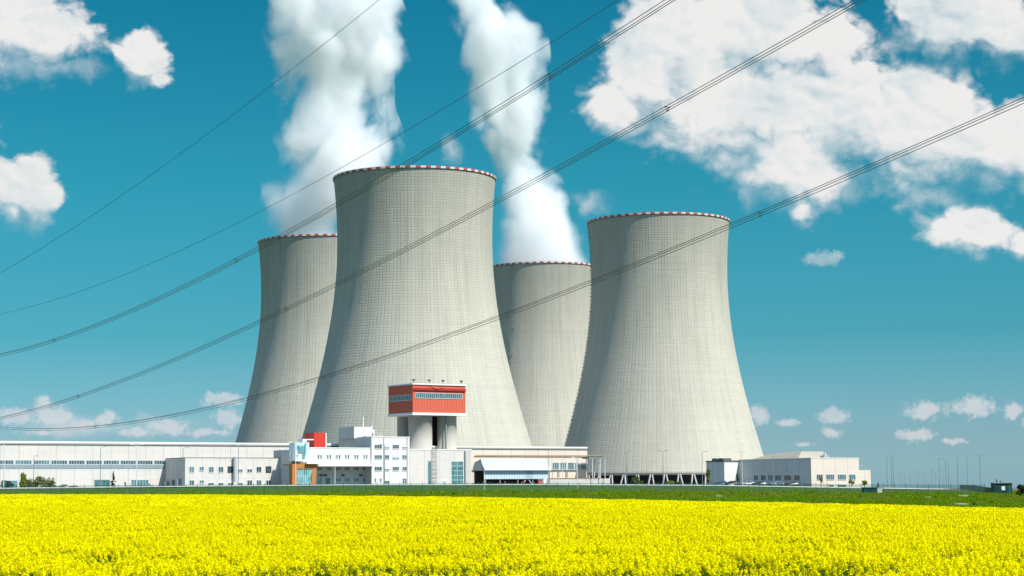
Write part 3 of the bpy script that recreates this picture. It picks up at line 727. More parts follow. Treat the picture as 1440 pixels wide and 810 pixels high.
# ---- right part of the hall (B)
h = Bld('rear_hall', 700, 5., 'long low cream hall behind the rusty pipe line and the pale blue shed', 'hall')
s0, s1 = FT(540, 650, 5)[0], FT(826, 650, 5)[0]; zt = FT(740, 629.8, 5)[1]
h.wall('wall', M['cream'], s0, s1, -35, 5, h.z0+GB, zt); h.coping(s0, s1, -35, 5, zt, .5, .8)
mb = MB(); h.bx(mb, s0, s1, 4.98, 5.06, zt-.8, zt-.3); mb.build('gutter', M['roof'], h.root)
for q0, q1 in ((776.5, 786), (787.5, 796.5), (798.5, 807), (808, 815), (816.5, 825.3)): h.window(q0, q1, 650.4, 660.2, 5, 3, 1, 'glasst')
h.window(667.8, 673, 648.6, 657, 5, 2, 1, 'glasst')
mb = MB()
for x in (785, 796.5, 811.6): s_, z_ = FT(x, 667, 5); h.bx(mb, s_-.45, s_+.45, 5, 5.25, z_-.8, z_+.8)
mb.build('wall_box', M['steel'], h.root)
# low plinth wall
pl = Bld('plinth_wall', 775, 10., 'low weathered concrete platform wall below the cream hall', 'wall')
s0, s1 = FT(770, 676, 10)[0], FT(858, 676, 10)[0]; z1 = FT(815, 673, 10)[1]
pl.wall('wall', M['conc'], s0, s1, 5.1, 10, pl.z0+GB, z1-.01); mb = MB(); pl.bx(mb, s0, s1-4, 5.05, 10.15, z1, z1+.25); mb.build('edge_beam', M['rust'], pl.root)
# pipe rack
pr = Bld('pipe_rack', 840, 11., 'rusty horizontal pipe line on thin white posts, ending in an open platform', 'pipe rack')
sp0, sp1 = FT(667, 642.5, 9)[0], FT(848, 642.5, 9)[0]; zp = FT(760, 642.6, 9)[1]
mb = MB()
for k_, (dz, rr) in enumerate(((0, .22), (.5, .16))): mb.tube([pr.loc(sp0, 9+k_*.5, zp+dz), pr.loc(sp1, 9+k_*.5, zp+dz)], rr, 8)
mb.build('pipe', M['rust'], pr.root)
mb = MB(); sa, sb = FT(828, 644, 11)[0], FT(851, 644, 11)[0]; pr.bx(mb, sa, sb, 7, 11, zp-.6, zp-.1); mb.build('platform', M['pole'], pr.root)
for x in (833.5, 844.5, 851):
    s_, _ = FT(x, 655, 11)
    for t_ in (7.2, 10.8): m_ = MB(); m_.tube([pr.loc(s_, t_, pr.z0-1), pr.loc(s_, t_, zp-.6)], .17, 6); m_.build('post', M['polew'], pr.root)
for x in (700, 735, 771.5, 791, 811):
    s_, _ = FT(x, 655, 9.3); m_ = MB(); m_.tube([pr.loc(s_, 9.3, pr.z0-1), pr.loc(s_, 9.3, zp)], .1, 5); m_.build('post', M['polew'], pr.root)
# ---- pale blue shed
sh = Bld('pale_blue_shed', 682, 17., 'pale blue metal shed with a steep folded roof, open below on posts', 'shed')
s0, s1 = FT(681.5, 662, 17)[0], FT(774, 662, 17)[0]
def zz(py, t_): return FT(700, py, t_)[1]
prof = [(9.5, zz(661.5, 9.5)), (10.4, zz(652.5, 10.4)), (14.6, zz(645.6, 14.6)), (15.4, zz(652.2, 15.4)), (17.2, zz(661.4, 17.2))]
def strip(i, j, name, m, th=.12):
    mb = MB(); (t0, z0), (t1, z1) = prof[i], prof[j]
    p = [sh.loc(s0, t0, z0), sh.loc(s1, t0, z0), sh.loc(s1, t1, z1), sh.loc(s0, t1, z1)]
    q = [(x, y, z+th) for x, y, z in p]; mb.hexa([p[3], p[2], p[1], p[0], q[3], q[2], q[1], q[0]]); return mb.build(name, m, sh.root)
strip(0, 1, 'roof_sheet', M['shedridge']); strip(1, 2, 'roof_sheet', M['shedridge']); strip(2, 3, 'ridge_sheet', M['shedridge']); strip(3, 4, 'roof_sheet', M['shedroof'])
for s_, nm in ((s0+.05, 'gable'), (s1-.15, 'gable')):
    mb = MB(); n = len(prof); mb.v = [sh.loc(s_, t_, z_) for t_, z_ in prof] + [sh.loc(s_+.1, t_, z_) for t_, z_ in prof]
    mb.f = [tuple(range(n)), tuple(range(2*n-1, n-1, -1))] + [(i, i+n, (i+1) % n+n, (i+1) % n) for i in range(n)]; mb.mi = [0]*len(mb.f); mb.build(nm, M['shedblue'], sh.root)
zw0, zw1 = FT(725, 673.6, 16)[1], FT(725, 661.8, 16)[1]
x6, x7 = FT(739.5, 668, 16)[0], FT(749.5, 668, 16)[0]
for (q0, q1, mm) in ((s0+.6, x6, 'shedroof'), (x6+.02, x7, 'shedblue'), (x7+.02, s1-.3, 'shedroof')):
    sh.wall('wall_sheet', M[mm], q0, q1, 15.85, 16, zw0, zw1)
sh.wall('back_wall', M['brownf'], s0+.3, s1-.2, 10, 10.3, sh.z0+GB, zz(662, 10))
for x in (682.7, 703, 728, 749, 757, 773): s_, _ = FT(x, 677, 15.7); m_ = MB(); sh.bx(m_, s_-.13, s_+.13, 15.6, 15.84, sh.z0-2, zw1); m_.build('post', M['steel'], sh.root)
mb = MB()
for x, y in ((735, 740), (748, 743)):
    sa, z0 = FT(x, 681, 15.5); sb, z1 = FT(y, 674, 15.5); mb.tube([sh.loc(sa, 15.5, z0), sh.loc(sb, 15.5, z1)], .15, 5)
mb.build('brace', M['trim'], sh.root)
# clutter under the shed
mb = MB()
for i in range(26):
    x = random.uniform(0, s1-s0-2); y = random.uniform(11.3, 15); hh = random.uniform(.4, 1.5)
    sh.bx(mb, s0+x, s0+x+random.uniform(.5, 1.8), y, y+.8, sh.z0-.5, sh.z0+hh+.6)
o = mb.build('stored_rubble', M['rubble']); o.matrix_world = sh.root.matrix_world; o.location = sh.root.location; o.rotation_euler = (0, 0, TH); tag(o, 'dark brown heap of stored blocks under the pale blue shed', 'rubble')
sx, zx = FT(757.5, 679, 17.8); sx2 = FT(762, 679, 17.8)[0]
cr = Bld('crate', 757.5, 17.8, 'small red crate in front of the open shed', 'crate')
mb = MB(); cr.bx(mb, sx, sx2, 17, 17.8, cr.z0-.1, FT(760, 676, 17.8)[1]); mb.build('box', M['coral'], cr.root)
mb = MB(); cr.bx(mb, sx-.1, sx2+.1, 16.9, 17.9, FT(760, 676, 17.8)[1]+.002, FT(760, 676, 17.8)[1]+.15); mb.build('lid', M['redtrim'], cr.root)
cr = Bld('storage_tank', 765, 17.6, 'small white tank at the right end of the shed', 'tank')
sx, zx = FT(766, 679, 17.4); mb = MB(); zt = FT(766, 673, 17.4)[1]; mb.tube([cr.loc(sx, 17, cr.z0-.2), cr.loc(sx, 17, zt)], .95, 20); mb.build('shell', M['trim'], cr.root)
mb = MB(); mb.tube([cr.loc(sx, 17, zt), cr.loc(sx, 17, zt+.25)], [.8, .3], 20); mb.build('cap', M['steel'], cr.root)
# ---- right building (G)
pG = P(1140.7, 684, 690); tG = (pG-O).dot(V)
gB = Bld('canteen_building', 1140.9, tG, 'cream building with four window groups on its sunny end and a long shaded grey side wall', 'building')
sG = FT(1140.7, 664, tG)[0]; sG1 = FT(1208, 664, tG)[0]; zG = FT(1145, 644.6, tG)[1]
tL = FS(1039.6, 665, sG)[0]
gB.wall('wall', M['cream'], sG, sG1, tL, tG, gB.z0+GB, zG)
mb = MB(); gB.bx(mb, sG-.07, sG-.003, tL+.01, tG-.3, gB.z0+GB, zG-.3); mb.build('shade_side_sheet', M['greyw'], gB.root)  # grey sheet over the cream wall tones its shaded side
gB.coping(sG, sG1, tL, tG, zG, .25, .5)
sG2 = FT(1224.5, 675, tG-1)[0]; zl = FT(1216, 661, tG-1)[1]
gB.wall('annex', M['cream'], sG1+.02, sG2, tL+10, tG-1, gB.z0+GB, zl)
mb = MB(); zr = FT(1120, 637.6, tG-14)[1]; sr0 = FT(1082, 640, tG-16)[0]

q0 = [gB.loc(sG+1.5, tG-8, zG+.1), gB.loc(sG1-6, tG-8, zG+.1), gB.loc(sG1-6, tL+4, zG+.1), gB.loc(sG+1.5, tL+4, zG+.1)]
q1 = [gB.loc(sG+5, tG-10, zG+2.7), gB.loc(sG1-8, tG-10, zG+2.7), gB.loc(sG1-8, tL+13, zG+2.3), gB.loc(sG+5, tL+13, zG+2.3)]
mb.hexa(q0+q1)
mb.build('raised_roof', M['rooftan'], gB.root)
mb = MB(); sx = FT(1160, 642, tG-4)[0]
gB.bx(mb, sx-1.4, sx+1.4, tG-5, tG-3, zG, zG+1.1); mb.tube([gB.loc(sx, tG-4, zG+1), gB.loc(sx, tG-4, zG+2.4)], [.9, .05], 6); mb.tube([gB.loc(sx+2, tG-4, zG), gB.loc(sx+2, tG-4, zG+2.6)], .08, 5); mb.build('roof_vent', M['steel'], gB.root)
for q0, q1, n in ((1148.2, 1157, 3), (1161.5, 1173.2, 4), (1177.8, 1189.8, 4), (1193.8, 1203, 3)): gB.window(q0, q1, 667, 675, tG, n)
gB.window(1178, 1190, 681, 687, tG, 4); gB.window(1165, 1172, 681, 685, tG, 2)
for q0, q1 in ((1060, 1066), (1070, 1077), (1080, 1086.5), (1090, 1098.5), (1103, 1113), (1117, 1125)): gB.sidewin(q0, q1, 668, 676, sG-.07, 2)
# block with the bright end, left
t2 = tL; s20 = FT(1018.8, 665, t2)[0]; z2 = FT(1029, 649.2, t2)[1]; t3 = FS(993.6, 665, s20)[0]
gC = Bld('annex_block', 1018.8, t2, 'small building with one bright white end wall, at the foot of the right tower', 'building')
gC.wall('wall', M['white2'], s20, sG-.01, t3, t2, gC.z0+GB, z2)
mb = MB(); gC.bx(mb, s20-.07, s20-.003, t3+.01, t2-.02, gC.z0+GB, z2-.3); mb.build('shade_side_sheet', M['greyw'], gC.root)  # grey sheet over the white wall, shade put into the colour
mb = MB(); gC.bx(mb, s20-.2, sG-.02, t3-.2, t2+.2, z2+.002, z2+.45); mb.build('roof', M['roof'], gC.root)
mb = MB(); gC.bx(mb, s20+1, sG-2, t3+2, t2-2, z2+.46, z2+1.3); mb.build('roof_vent', M['roof'], gC.root)
# ------------------------------------------------------------------ white pipe rail
def railpt(px, dy=0): return P(px, lerp(px, RL)+dy, DR)
pr_ = empty('pipe_rail', railpt(700)); pr_.location.z = G(*railpt(700).xy); tag(pr_, 'long thin white pipe rail running along the foot of the site behind the fence', 'pipe rail')
mb = MB(); pts = [railpt(x)-pr_.location for x in range(-100, 1346, 20)]; mb.tube(pts, .15, 8); mb.build('pipe', M['pipe'], pr_, smooth=True)
for x in range(-96, 1345, 29):
    p = railpt(x)-pr_.location; m_ = MB(); m_.tube([p+Vector((0, 0, -1.2)), p], .07, 5); m_.build('support', M['polew'], pr_)
# ------------------------------------------------------------------ fence
def meshmat():
    m = bpy.data.materials.new('fence_mesh'); m.use_nodes = True; t = NT(m.node_tree); b = m.node_tree.nodes['Principled BSDF']
    b.inputs['Base Color'].default_value = (.05, .13, .11, 1); b.inputs['Roughness'].default_value = .6
    tc = t.new('ShaderNodeTexCoord'); ns = t.noise(tc.outputs['Object'], .12, 3, .6)
    tr = t.new('ShaderNodeBsdfTransparent'); mx = t.new('ShaderNodeMixShader'); o = m.node_tree.nodes['Material Output']
    t.put(mx.inputs[0], t.mr(ns, .3, .7, .28, .50)); t.l.new(tr.outputs[0], mx.inputs[1]); t.l.new(b.outputs[0], mx.inputs[2]); t.l.new(mx.outputs[0], o.inputs[0]); return m
M['fmesh'] = meshmat()
def fencept(px): p = P(px, 690, DF); p.z = G(p.x, p.y); return p
FH = 1.75
fo = empty('mesh_fence', fencept(700)); tag(fo, 'long dark green wire mesh fence on the grass bank behind the yellow field', 'fence')
L0 = fo.location.copy(); xs_ = np.linspace(-150, 1385, 98)
mb = MB()
for i in range(97):
    p, q = fencept(xs_[i])-L0, fencept(xs_[i+1])-L0
    mb.quad(p+Vector((0, 0, .08)), q+Vector((0, 0, .08)), q+Vector((0, 0, FH)), p+Vector((0, 0, FH)))
mb.build('wire_mesh', M['fmesh'], fo)
mb = MB()
for hgt in (.12, FH): mb.tube([fencept(x)-L0+Vector((0, 0, hgt)) for x in xs_], .03, 4)
mb.build('rail', M['fence'], fo)
for x in xs_:
    p = fencept(x)-L0; m_ = MB(); m_.tube([p+Vector((0, .03, -.3)), p+Vector((0, .03, FH+.12)), p+Vector((0, .22, FH+.32))], .055, 5); m_.build('post', M['fence'], fo)
# dark green sheet section and grey cabinet by the right corner of the site
def simple(name, px0, px1, pyt, D, depth, m, label, cat, zt=None, group=None):
    a_, b_ = P(px0, 690, D), P(px1, 690, D); cx = (a_.x+b_.x)/2; z = G(cx, D)-.2
    rt = empty(name, (cx, D, z)); tag(rt, label, cat, group); hw_ = (b_.x-a_.x)/2; h_ = P((px0+px1)/2, pyt, D).z-z
    return rt, hw_, h_
rt, hw_, h_ = simple('green_cabinet', 1214.5, 1233, 686, 425, 2, None, 'low dark green sheet metal cabinet at the end of the site, beside a grey box', 'cabinet')
MB().box(-hw_, hw_, 0, 2.2, 0, h_).build('body', M['hut'], rt); MB().box(-hw_-.1, hw_+.1, -.1, 2.3, h_+.002, h_+.12).build('lid', M['fence'], rt)
rt, hw_, h_ = simple('grey_cabinet', 1234, 1240.5, 686, 422, 1, None, 'small grey concrete meter box beside the low green cabinet', 'cabinet')
MB().box(-hw_, hw_, 0, .9, 0, h_).build('body', M['conc'], rt); MB().box(-hw_-.06, hw_+.06, -.06, .96, h_+.002, h_+.1).build('lid', M['steel'], rt)
rt, hw_, h_ = simple('green_hut', 1398.5, 1423.5, 679.5, 405, 3, None, 'dark green guard hut with a flat roof near the right edge', 'hut')
MB().box(-hw_, hw_, 0, 3, 0, h_).build('wall', M['hut'], rt); MB().box(-hw_-.15, hw_+.15, -.2, 3.2, h_+.002, h_+.14).build('roof', M['steel'], rt)
MB().box(-.35, .35, -.05, -.002, h_*.42, h_*.75).build('sign', M['trim'], rt); MB().box(hw_*.55, hw_*.85, -.05, -.002, .1, h_*.85).build('door', M['fence'], rt)
gf = empty('sheet_fence', (P(1374, 688, 440).x, 440, G(P(1374, 688, 440).x, 440))); tag(gf, 'dark green solid screen fence running left from the guard hut', 'fence')
n = 12; X0, X1 = P(1350, 688, 520), P(1398, 688, 415)
for i in range(n):
    f0, f1 = i/n, (i+.97)/n; p, q = X0.lerp(X1, f0), X0.lerp(X1, f1)
    pts = []
    tp0 = 682.6 + (679.9-682.6)*f0+.8; 
    for (v_, ff) in ((p, f0), (q, f1)): v_.z = G(v_.x, v_.y)
    hh = 1.25
    dd = Vector((0, .12, 0)); L = gf.location
    MB().hexa([p-L, q-L, q-L+dd, p-L+dd, p-L+Vector((0, 0, hh)), q-L+Vector((0, 0, hh)), q-L+dd+Vector((0, 0, hh)), p-L+dd+Vector((0, 0, hh))]).build('panel', M['hut'], gf)
# ------------------------------------------------------------------ lamp posts
def lamp_proto(D=500, h=11., heads=1, dark=True, name='street_lamp'):
    rt = empty(name, (0, 0, 0)); mp = M['pole'] if dark else M['polew']
    mb = MB(); mb.tube([(0, 0, -1), (0, 0, 2.5), (0, 0, h)], [.13, .11, .07], 8); mb.build('pole', mp, rt)
    for s in ((1,) if heads == 1 else (1, -1)):
        mb = MB(); mb.tube([(0, 0, h-.1), (.7*s, 0, h+.25), (1.1*s, 0, h+.28)], .05, 5); a_ = mb.build('arm', mp, rt)
        mb = MB(); mb.hexa([(x*s+.95*s*0, y, z) for x, y, z in ((.9, -.2, h+.2), (1.8, -.14, h+.24), (1.8, .14, h+.24), (.9, .2, h+.2), (.95, -.16, h+.42), (1.7, -.1, h+.36), (1.7, .1, h+.36), (.95, .16, h+.42))]); mb.build('lamp_head', M['trim'] if dark is False else M['pole'], rt)
    return rt
LP = [(5,623,500,0,1,'lamp post in front of the long hall, at the left edge'),(47,641,560,1,1,'short dark lamp post behind the big bush at the left'),
 (141,628,520,1,1,'lamp post left of the small conifer, in front of the long hall'),(192,625,520,0,2,'pale two-armed lamp post right of the small conifer'),
 (257,629,520,1,1,'lamp post at the corner of the two storey wing'),(335,626,500,1,2,'two-armed lamp post beside the vent stack of the two storey wing'),
 (415.6,622,490,0,1,'pale lamp post in front of the orange entrance'),(471,630,500,0,1,'pale lamp post in front of the office canopy'),
 (541,625,505,1,1,'lamp post in front of the four storey block'),(681,660,440,0,1,'short pale post before the left end of the pale blue shed'),
 (771.5,632,520,1,1,'lamp post at the right end of the pale blue shed'),(812.5,643,450,0,1,'pale lamp post in front of the plinth wall'),
 (881.5,634,520,1,1,'lamp post before the left foot of the right tower'),(933,633.5,500,1,2,'two-armed lamp post before the middle of the right tower'),
 (988,635,500,1,1,'lamp post beside the small building at the tower foot'),(1005,646,560,1,1,'short lamp post before the grey side of the small building'),
 (1044,635,480,0,2,'pale two-armed lamp post before the bright end wall'),(1088,637,560,1,1,'thin lamp post before the long grey side wall'),
 (1217,655,560,0,1,'short pale post before the low cream annex')]
FAR = [(1248,641.5,520,1),(1254.5,640,540,0),(1257,640.5,600,0),(1281,663,950,0),(1291.5,662,950,0),(1300,661,900,0),(1311,657,900,0),(1321.5,645,700,0),(1331,644.5,540,1),(1334.5,651,600,0),(1347.5,640.5,520,0),(1361,641,540,0),(1379,639.5,500,0),
       (1267,664,1000,0),(1273,665,1050,0),(1316,663,1000,0),(1327,662,950,0)]
protos = {}
def put_lamp(px, py, D, dark, heads, label, group):
    p = P(px, 688, D); z = G(p.x, p.y); zt = P(px, py, D).z
    key = (dark, heads)
    if key not in protos: protos[key] = o = lamp_proto(h=11., heads=heads, dark=bool(dark)); o['used'] = 0
    else: o = copy_tree(protos[key])
    if 'used' in o.keys(): del o['used']
    sc_ = (zt-z)/11.3; o.location = (p.x, p.y, z); o.scale = (max(sc_, .8), max(sc_, .8), sc_)
    o.rotation_euler = (0, 0, random.choice([0, 0, math.pi])+random.uniform(-.5, .5)); tag(o, label, 'street lamp', group); return o
for px, py, D, dk, hd, lb in LP: put_lamp(px, py, D, dk, hd, lb, 'lamp posts along the site road')
ords = ['leftmost', 'second from the left', 'third from the left', 'fourth from the left', 'fifth from the left', 'sixth from the left', 'seventh from the left', 'eighth from the left', 'ninth from the left', 'tenth from the left', 'eleventh from the left', 'twelfth from the left', 'thirteenth from the left', 'fourteenth from the left', 'fifteenth from the left', 'sixteenth from the left', 'rightmost']
for i, (px, py, D, dk) in enumerate(sorted(FAR)):
    put_lamp(px, py, D, True, 2 if (px in (1257, 1347.5, 1361, 1379)) else 1, ords[i]+' of the thin lamp posts against the sky at the right', 'lamp posts standing against the open sky')
# ------------------------------------------------------------------ trees and bushes
def foliage(mb, c, rx, ry, rz, n, size, seed):
    rr = np.random.default_rng(seed)
    nb = max(3, int(n/70)); cl = []
    for i in range(nb):
        v = rr.normal(size=3); v /= np.linalg.norm(v); k = rr.uniform(.25, .8); cl.append((v*k, rr.uniform(.28, .5)))
    for i in range(n):
        cc, cr_ = cl[rr.integers(nb)]; v = rr.normal(size=3); v /= np.linalg.norm(v); p = cc + v*cr_*rr.uniform(.5, 1.0)
        q = Vector((c[0]+p[0]*rx, c[1]+p[1]*ry, c[2]+p[2]*rz))
        a_ = Vector(rr.normal(size=3)).normalized(); b_ = a_.orthogonal().normalized(); s_ = size*rr.uniform(.6, 1.3)
        mb.quad(q-a_*s_, q-b_*s_*.7, q+a_*s_, q+b_*s_*.7)
def plant(name, px, pyt, D, wpx, kind, label, cat, m, seed, group=None, n=500, conifer=False, pyb=None):
    p = P(px, 688, D); z = G(p.x, p.y)
    if pyb is not None: z = P(px, pyb, D).z
    h = P(px, pyt, D).z - z; w_ = wpx*D/F
    rt = empty(name, (p.x, p.y, z)); tag(rt, label, cat, group)
    mb = MB()
    lean = random.uniform(-.03, .03)*h
    mb.tube([(0, 0, -.4), (lean*.5, 0, h*.4), (lean, 0, h*.8)], [.05*h*.5+.04, .035*h*.5+.03, .02], 6)
    for i in range(4):
        a_ = i*1.6+seed; mb.tube([(lean*.4, 0, h*(.25+.1*i)), (lean+math.cos(a_)*w_*.3, math.sin(a_)*w_*.3, h*(.45+.1*i))], [.03, .012], 4)
    mb.build('trunk' if cat == 'tree' else 'stem', M['bark'], rt)
    mb = MB()
    if conifer:
        k = 9
        for i in range(k):
            f = i/k; foliage(mb, (lean*f, 0, h*(.12+.86*f)), w_*.55*(1-f)+.12, w_*.55*(1-f)+.12, h*.09, int(n/k*(1.3-f)), .1+.02*w_, seed*20+i)
    else:
        low = -.1 if cat != 'tree' else .22
        foliage(mb, (lean, 0, h*(low+(1-low)/2)), w_*(.52 if cat == 'tree' else .68), w_*.5, h*(1-low)*.52, n, .05*h+.05*w_*.4, seed)
    mb.build('crown' if cat == 'tree' else 'foliage', M[m], rt)
    return rt
plant('bush', 8, 677, 515, 26, 0, 'dark low bush at the left edge beside the long hall', 'bush', 'leafd', 1, n=500)
plant('bush', 30, 665.5, 520, 11, 0, 'upright light green bush left of the big grey-green bush', 'bush', 'leafy', 2, n=600)
for i, (x, y, w_) in enumerate(((43, 671, 18), (56, 669.5, 22), (69, 672, 20))):
    plant('bush', x, y, 525+i*2, w_, 0, ['left part clump of the big grey-green bush, next to the light green bush', 'tallest middle clump of the big grey-green bush', 'right clump of the big grey-green bush'][i], 'bush', 'leafo', 10+i, n=700)
plant('bush', 84, 680, 520, 22, 0, 'low bush trailing off right of the big grey-green bush', 'bush', 'leafo', 21, n=400)
plant('bush', 104, 682, 520, 22, 0, 'lowest flat bush between the big bush and the conifer', 'bush', 'leafo', 22, n=400)
plant('conifer', 158.5, 662, 560, 11, 0, 'small dark conifer before the first garage window of the long hall', 'tree', 'leafd', 23, conifer=True, n=900)
plant('shrub', 176, 677, 560, 5, 0, 'small green shrub right of the conifer', 'shrub', 'leaf', 24, n=200)
plant('shrub', 211, 680, 560, 6, 0, 'tiny dark shrub beside the second garage window', 'shrub', 'leafd', 25, n=200)
plant('shrub', 896, 667.5, 620, 15, 0, 'green shrub between the slanted legs of the right tower', 'shrub', 'leaf', 26, n=600)
plant('shrub', 943, 675, 620, 12, 0, 'bright yellow-green shrub before the tower legs', 'shrub', 'leafy', 27, n=400)
plant('shrub', 955, 674.5, 625, 11, 0, 'mid green shrub right of the bright one before the tower legs', 'shrub', 'leaf', 28, n=400)
plant('young_tree', 997, 656, 560, 8.5, 0, 'narrow young tree at the corner of the small building', 'tree', 'leafo', 29, n=600)
plant('young_tree', 1037, 665, 560, 6, 0, 'slim dark young tree right of the bright end wall', 'tree', 'leaf', 30, n=400)
plant('young_tree', 1154.5, 669.5, 560, 7, 0, 'sparse thin young tree before the first window group of the cream building', 'tree', 'leafo', 31, n=140)
plant('young_tree', 1197.5, 674, 560, 9, 0, 'yellow-green young tree before the last window group', 'tree', 'leafy', 32, n=450)
plant('young_tree', 1215.5, 673.5, 560, 12, 0, 'rounder green young tree before the cream annex', 'tree', 'leafy', 33, n=600)
plant('conifer', 1235, 677.5, 600, 4.5, 0, 'tiny dark conifer behind the grey meter box', 'tree', 'leafd', 34, conifer=True, n=300)
plant('conifer', 1402, 672.5, 480, 4.5, 0, 'small dark conifer rising behind the green hut roof', 'tree', 'leafd', 35, conifer=True, n=300)
plant('conifer', 1407, 674, 500, 3.5, 0, 'shorter paler conifer just right of the one behind the hut', 'tree', 'leafo', 36, conifer=True, n=250)
plant('bush', 1437, 677.5, 330, 16, 0, 'dark bush cut by the right edge of the picture', 'bush', 'leafd', 37, n=800, pyb=694)
plant('bush', 1367.5, 705.5, 250, 13, 0, 'small dark bush low on the grass bank at the right', 'bush', 'leafd', 38, n=600, pyb=715)
for i, x in enumerate(range(1058, 1140, 13)):
    plant('hedge_shrub', x, 679.2-(i % 2)*.8, 545, 15, 0, ['leftmost', 'second', 'third', 'fourth', 'fifth', 'sixth', 'rightmost'][i]+' of the low clipped shrubs along the grey side wall', 'shrub', 'leaf' if i % 3 else 'leafo', 50+i, 'low shrubs along the grey side wall', n=260)
# ------------------------------------------------------------------ parked cars
def car(colm):
    rt = empty('parked_car', (0, 0, 0))
    prof = [(-2.1, .45), (-2.15, .8), (-1.9, .95), (-1.1, 1.0), (-.55, 1.42), (.75, 1.45), (1.45, 1.05), (2.0, .95), (2.12, .7), (2.1, .4)]
    mb = MB(); n = len(prof)
    for y, sx_ in ((-.85, 1), (.85, 1)):
        for x, z in prof: mb.v.append((x, y*(1 if z < 1.02 else .8), z))
    mb.f = [tuple(reversed(range(n))), tuple(range(n, 2*n))] + [(i, (i+1) % n, (i+1) % n+n, i+n) for i in range(n)]; mb.mi = [0]*len(mb.f)
    body = mb.build('body', colm, rt)
    for y in (-1, 1):
        g_ = MB(); g_.hexa([(x, y*w_, z) for w_ in (.80, .86) for x, z in ((-.95, 1.04), (1.2, 1.06), (.7, 1.38), (-.5, 1.38))]); g_.build('side_window', M['glass'], rt)
    for x0, x1 in ((-1.08, -.58), (1.42, .8)):
        g_ = MB(); q = .02 if x0 > 0 else -.02; g_.quad((x0+q, -.7, 1.06), (x0+q, .7, 1.06), (x1+q, .62, 1.42), (x1+q, -.62, 1.42)); g_.build('windscreen' if x0 < 0 else 'rear_window', M['glass'], rt)
    for x in (-1.35, 1.35):
        for y in (-.82, .82):
            t_ = MB(); t_.tube([(x, y-.1, .33), (x, y+.1, .33)], .33, 16); wl = t_.build('wheel', M['tyre'], rt)
            t_ = MB(); t_.tube([(x, y-.11, .33), (x, y+.11, .33)], .19, 10); t_.build('rim', M['steel'], wl)
    return rt
cm = {}
for nm, c_ in (('dark_blue', (.02, .04, .09)), ('silver', (.45, .47, .48)), ('black', (.015, .015, .018)), ('pale_blue', (.25, .38, .48)), ('white', (.7, .7, .7))):
    cm[nm] = mat(nm+'_car_paint', c_, .3, .03, spec=.6)
protoc = None
for px, D, nm, yaw, lb in ((1016, 610, 'dark_blue', .2, 'dark blue car parked left of the bright end wall'), (1029.5, 600, 'black', .2, 'black car parked before the bright end wall'),
                       (1052, 590, 'silver', .3, 'silver car parked at the left end of the grey side wall'), (1068, 588, 'dark_blue', .3, 'dark blue car parked second along the grey side wall'),
                       (1093, 590, 'pale_blue', .3, 'pale blue car parked before the middle of the grey side wall'), (1113, 585, 'black', .3, 'black car parked nearest the sunny corner')):
    o = car(cm[nm]); p = P(px, 685, D); o.location = (p.x, p.y, G(p.x, p.y)+.25); o.rotation_euler = (0, 0, yaw); tag(o, lb, 'car', 'cars parked along the grey side wall')
# ------------------------------------------------------------------ power lines (parallel spans, bundles of three)
dl = Vector((-.5, .866, 0)); nl = Vector((-.866, -.5, 0)); E0 = Vector((39, 150, 0))
def span(trace, off, k0=-40, k1=330):
    base = E0 + nl*off; ks, zs_ = [], []
    for px, py in trace:
        d_ = ray(px, py); # intersect vertical plane through base along dl
        nn = Vector((dl.y, -dl.x, 0)); k = (base-CAM).dot(nn)/d_.dot(nn); p = CAM + d_*k
        ks.append((p-base).dot(dl)); zs_.append(p.z)
    cf = np.polyfit(ks, zs_, 2 if len(trace) < 6 else 3)
    lo, hi = min(ks)-25, max(ks)+60
    return base, cf, lo, hi
def cable(trace, off, label, bundle):
    base, cf, lo, hi = span(trace, off)
    pts = [base + dl*k + Vector((0, 0, float(np.polyval(cf, k)))) for k in np.linspace(lo, hi, 90)]
    rt = empty('power_cable' if bundle else 'ground_wire', pts[0]); L = rt.location.copy()
    tag(rt, label, 'power cable', 'overhead power lines crossing the sky')
    if not bundle:
        mb = MB(); mb.tube([p-L for p in pts], .027, 6); mb.build('wire', M['cable'], rt); return
    offs = [(.21, .13), (-.21, .10), (0, -.24)]
    for a_, b_ in offs:
        mb = MB(); mb.tube([p-L+nl*a_+Vector((0, 0, b_)) for p in pts], .029, 6); mb.build('conductor', M['cable'], rt)
    for f in (.16, .42, .68, .9):
        p = pts[int(f*89)]-L; q = [p+nl*a_+Vector((0, 0, b_)) for a_, b_ in offs]
        mb = MB()
        for i in range(3): mb.tube([q[i], q[(i+1) % 3]], .03, 5); mb.tube([q[i]-dl*.12, q[i]+dl*.12], .055, 6)
        mb.build('spacer', M['cable'], rt)
cable([(531,0),(437,77),(360,139),(180,267),(0,384.5)], 18, 'topmost thin single wire crossing the upper left sky', False)
cable([(870,0),(657,132),(535,204),(360,301.5),(138,400),(0,442)], 6, 'second thin single wire, passing behind the top of the big steam plume', False)
cable([(942,0),(860,53),(568,232),(401,330),(200,430),(0,499)], 24, 'uppermost triple cable bundle crossing the rim of the largest tower', True)
cable([(1208,0),(1000,121),(874,185),(720,272),(430,421),(254,503),(53,574),(0,588.5)], 12, 'middle triple cable bundle crossing the waist of the largest tower', True)
cable([(1440,143),(1247,225),(1057,302),(810,402),(680,457),(440,536),(348,560),(258,581),(86,602),(0,601)], 0, 'lowest triple cable bundle, sagging almost to the hall roof at the left', True)
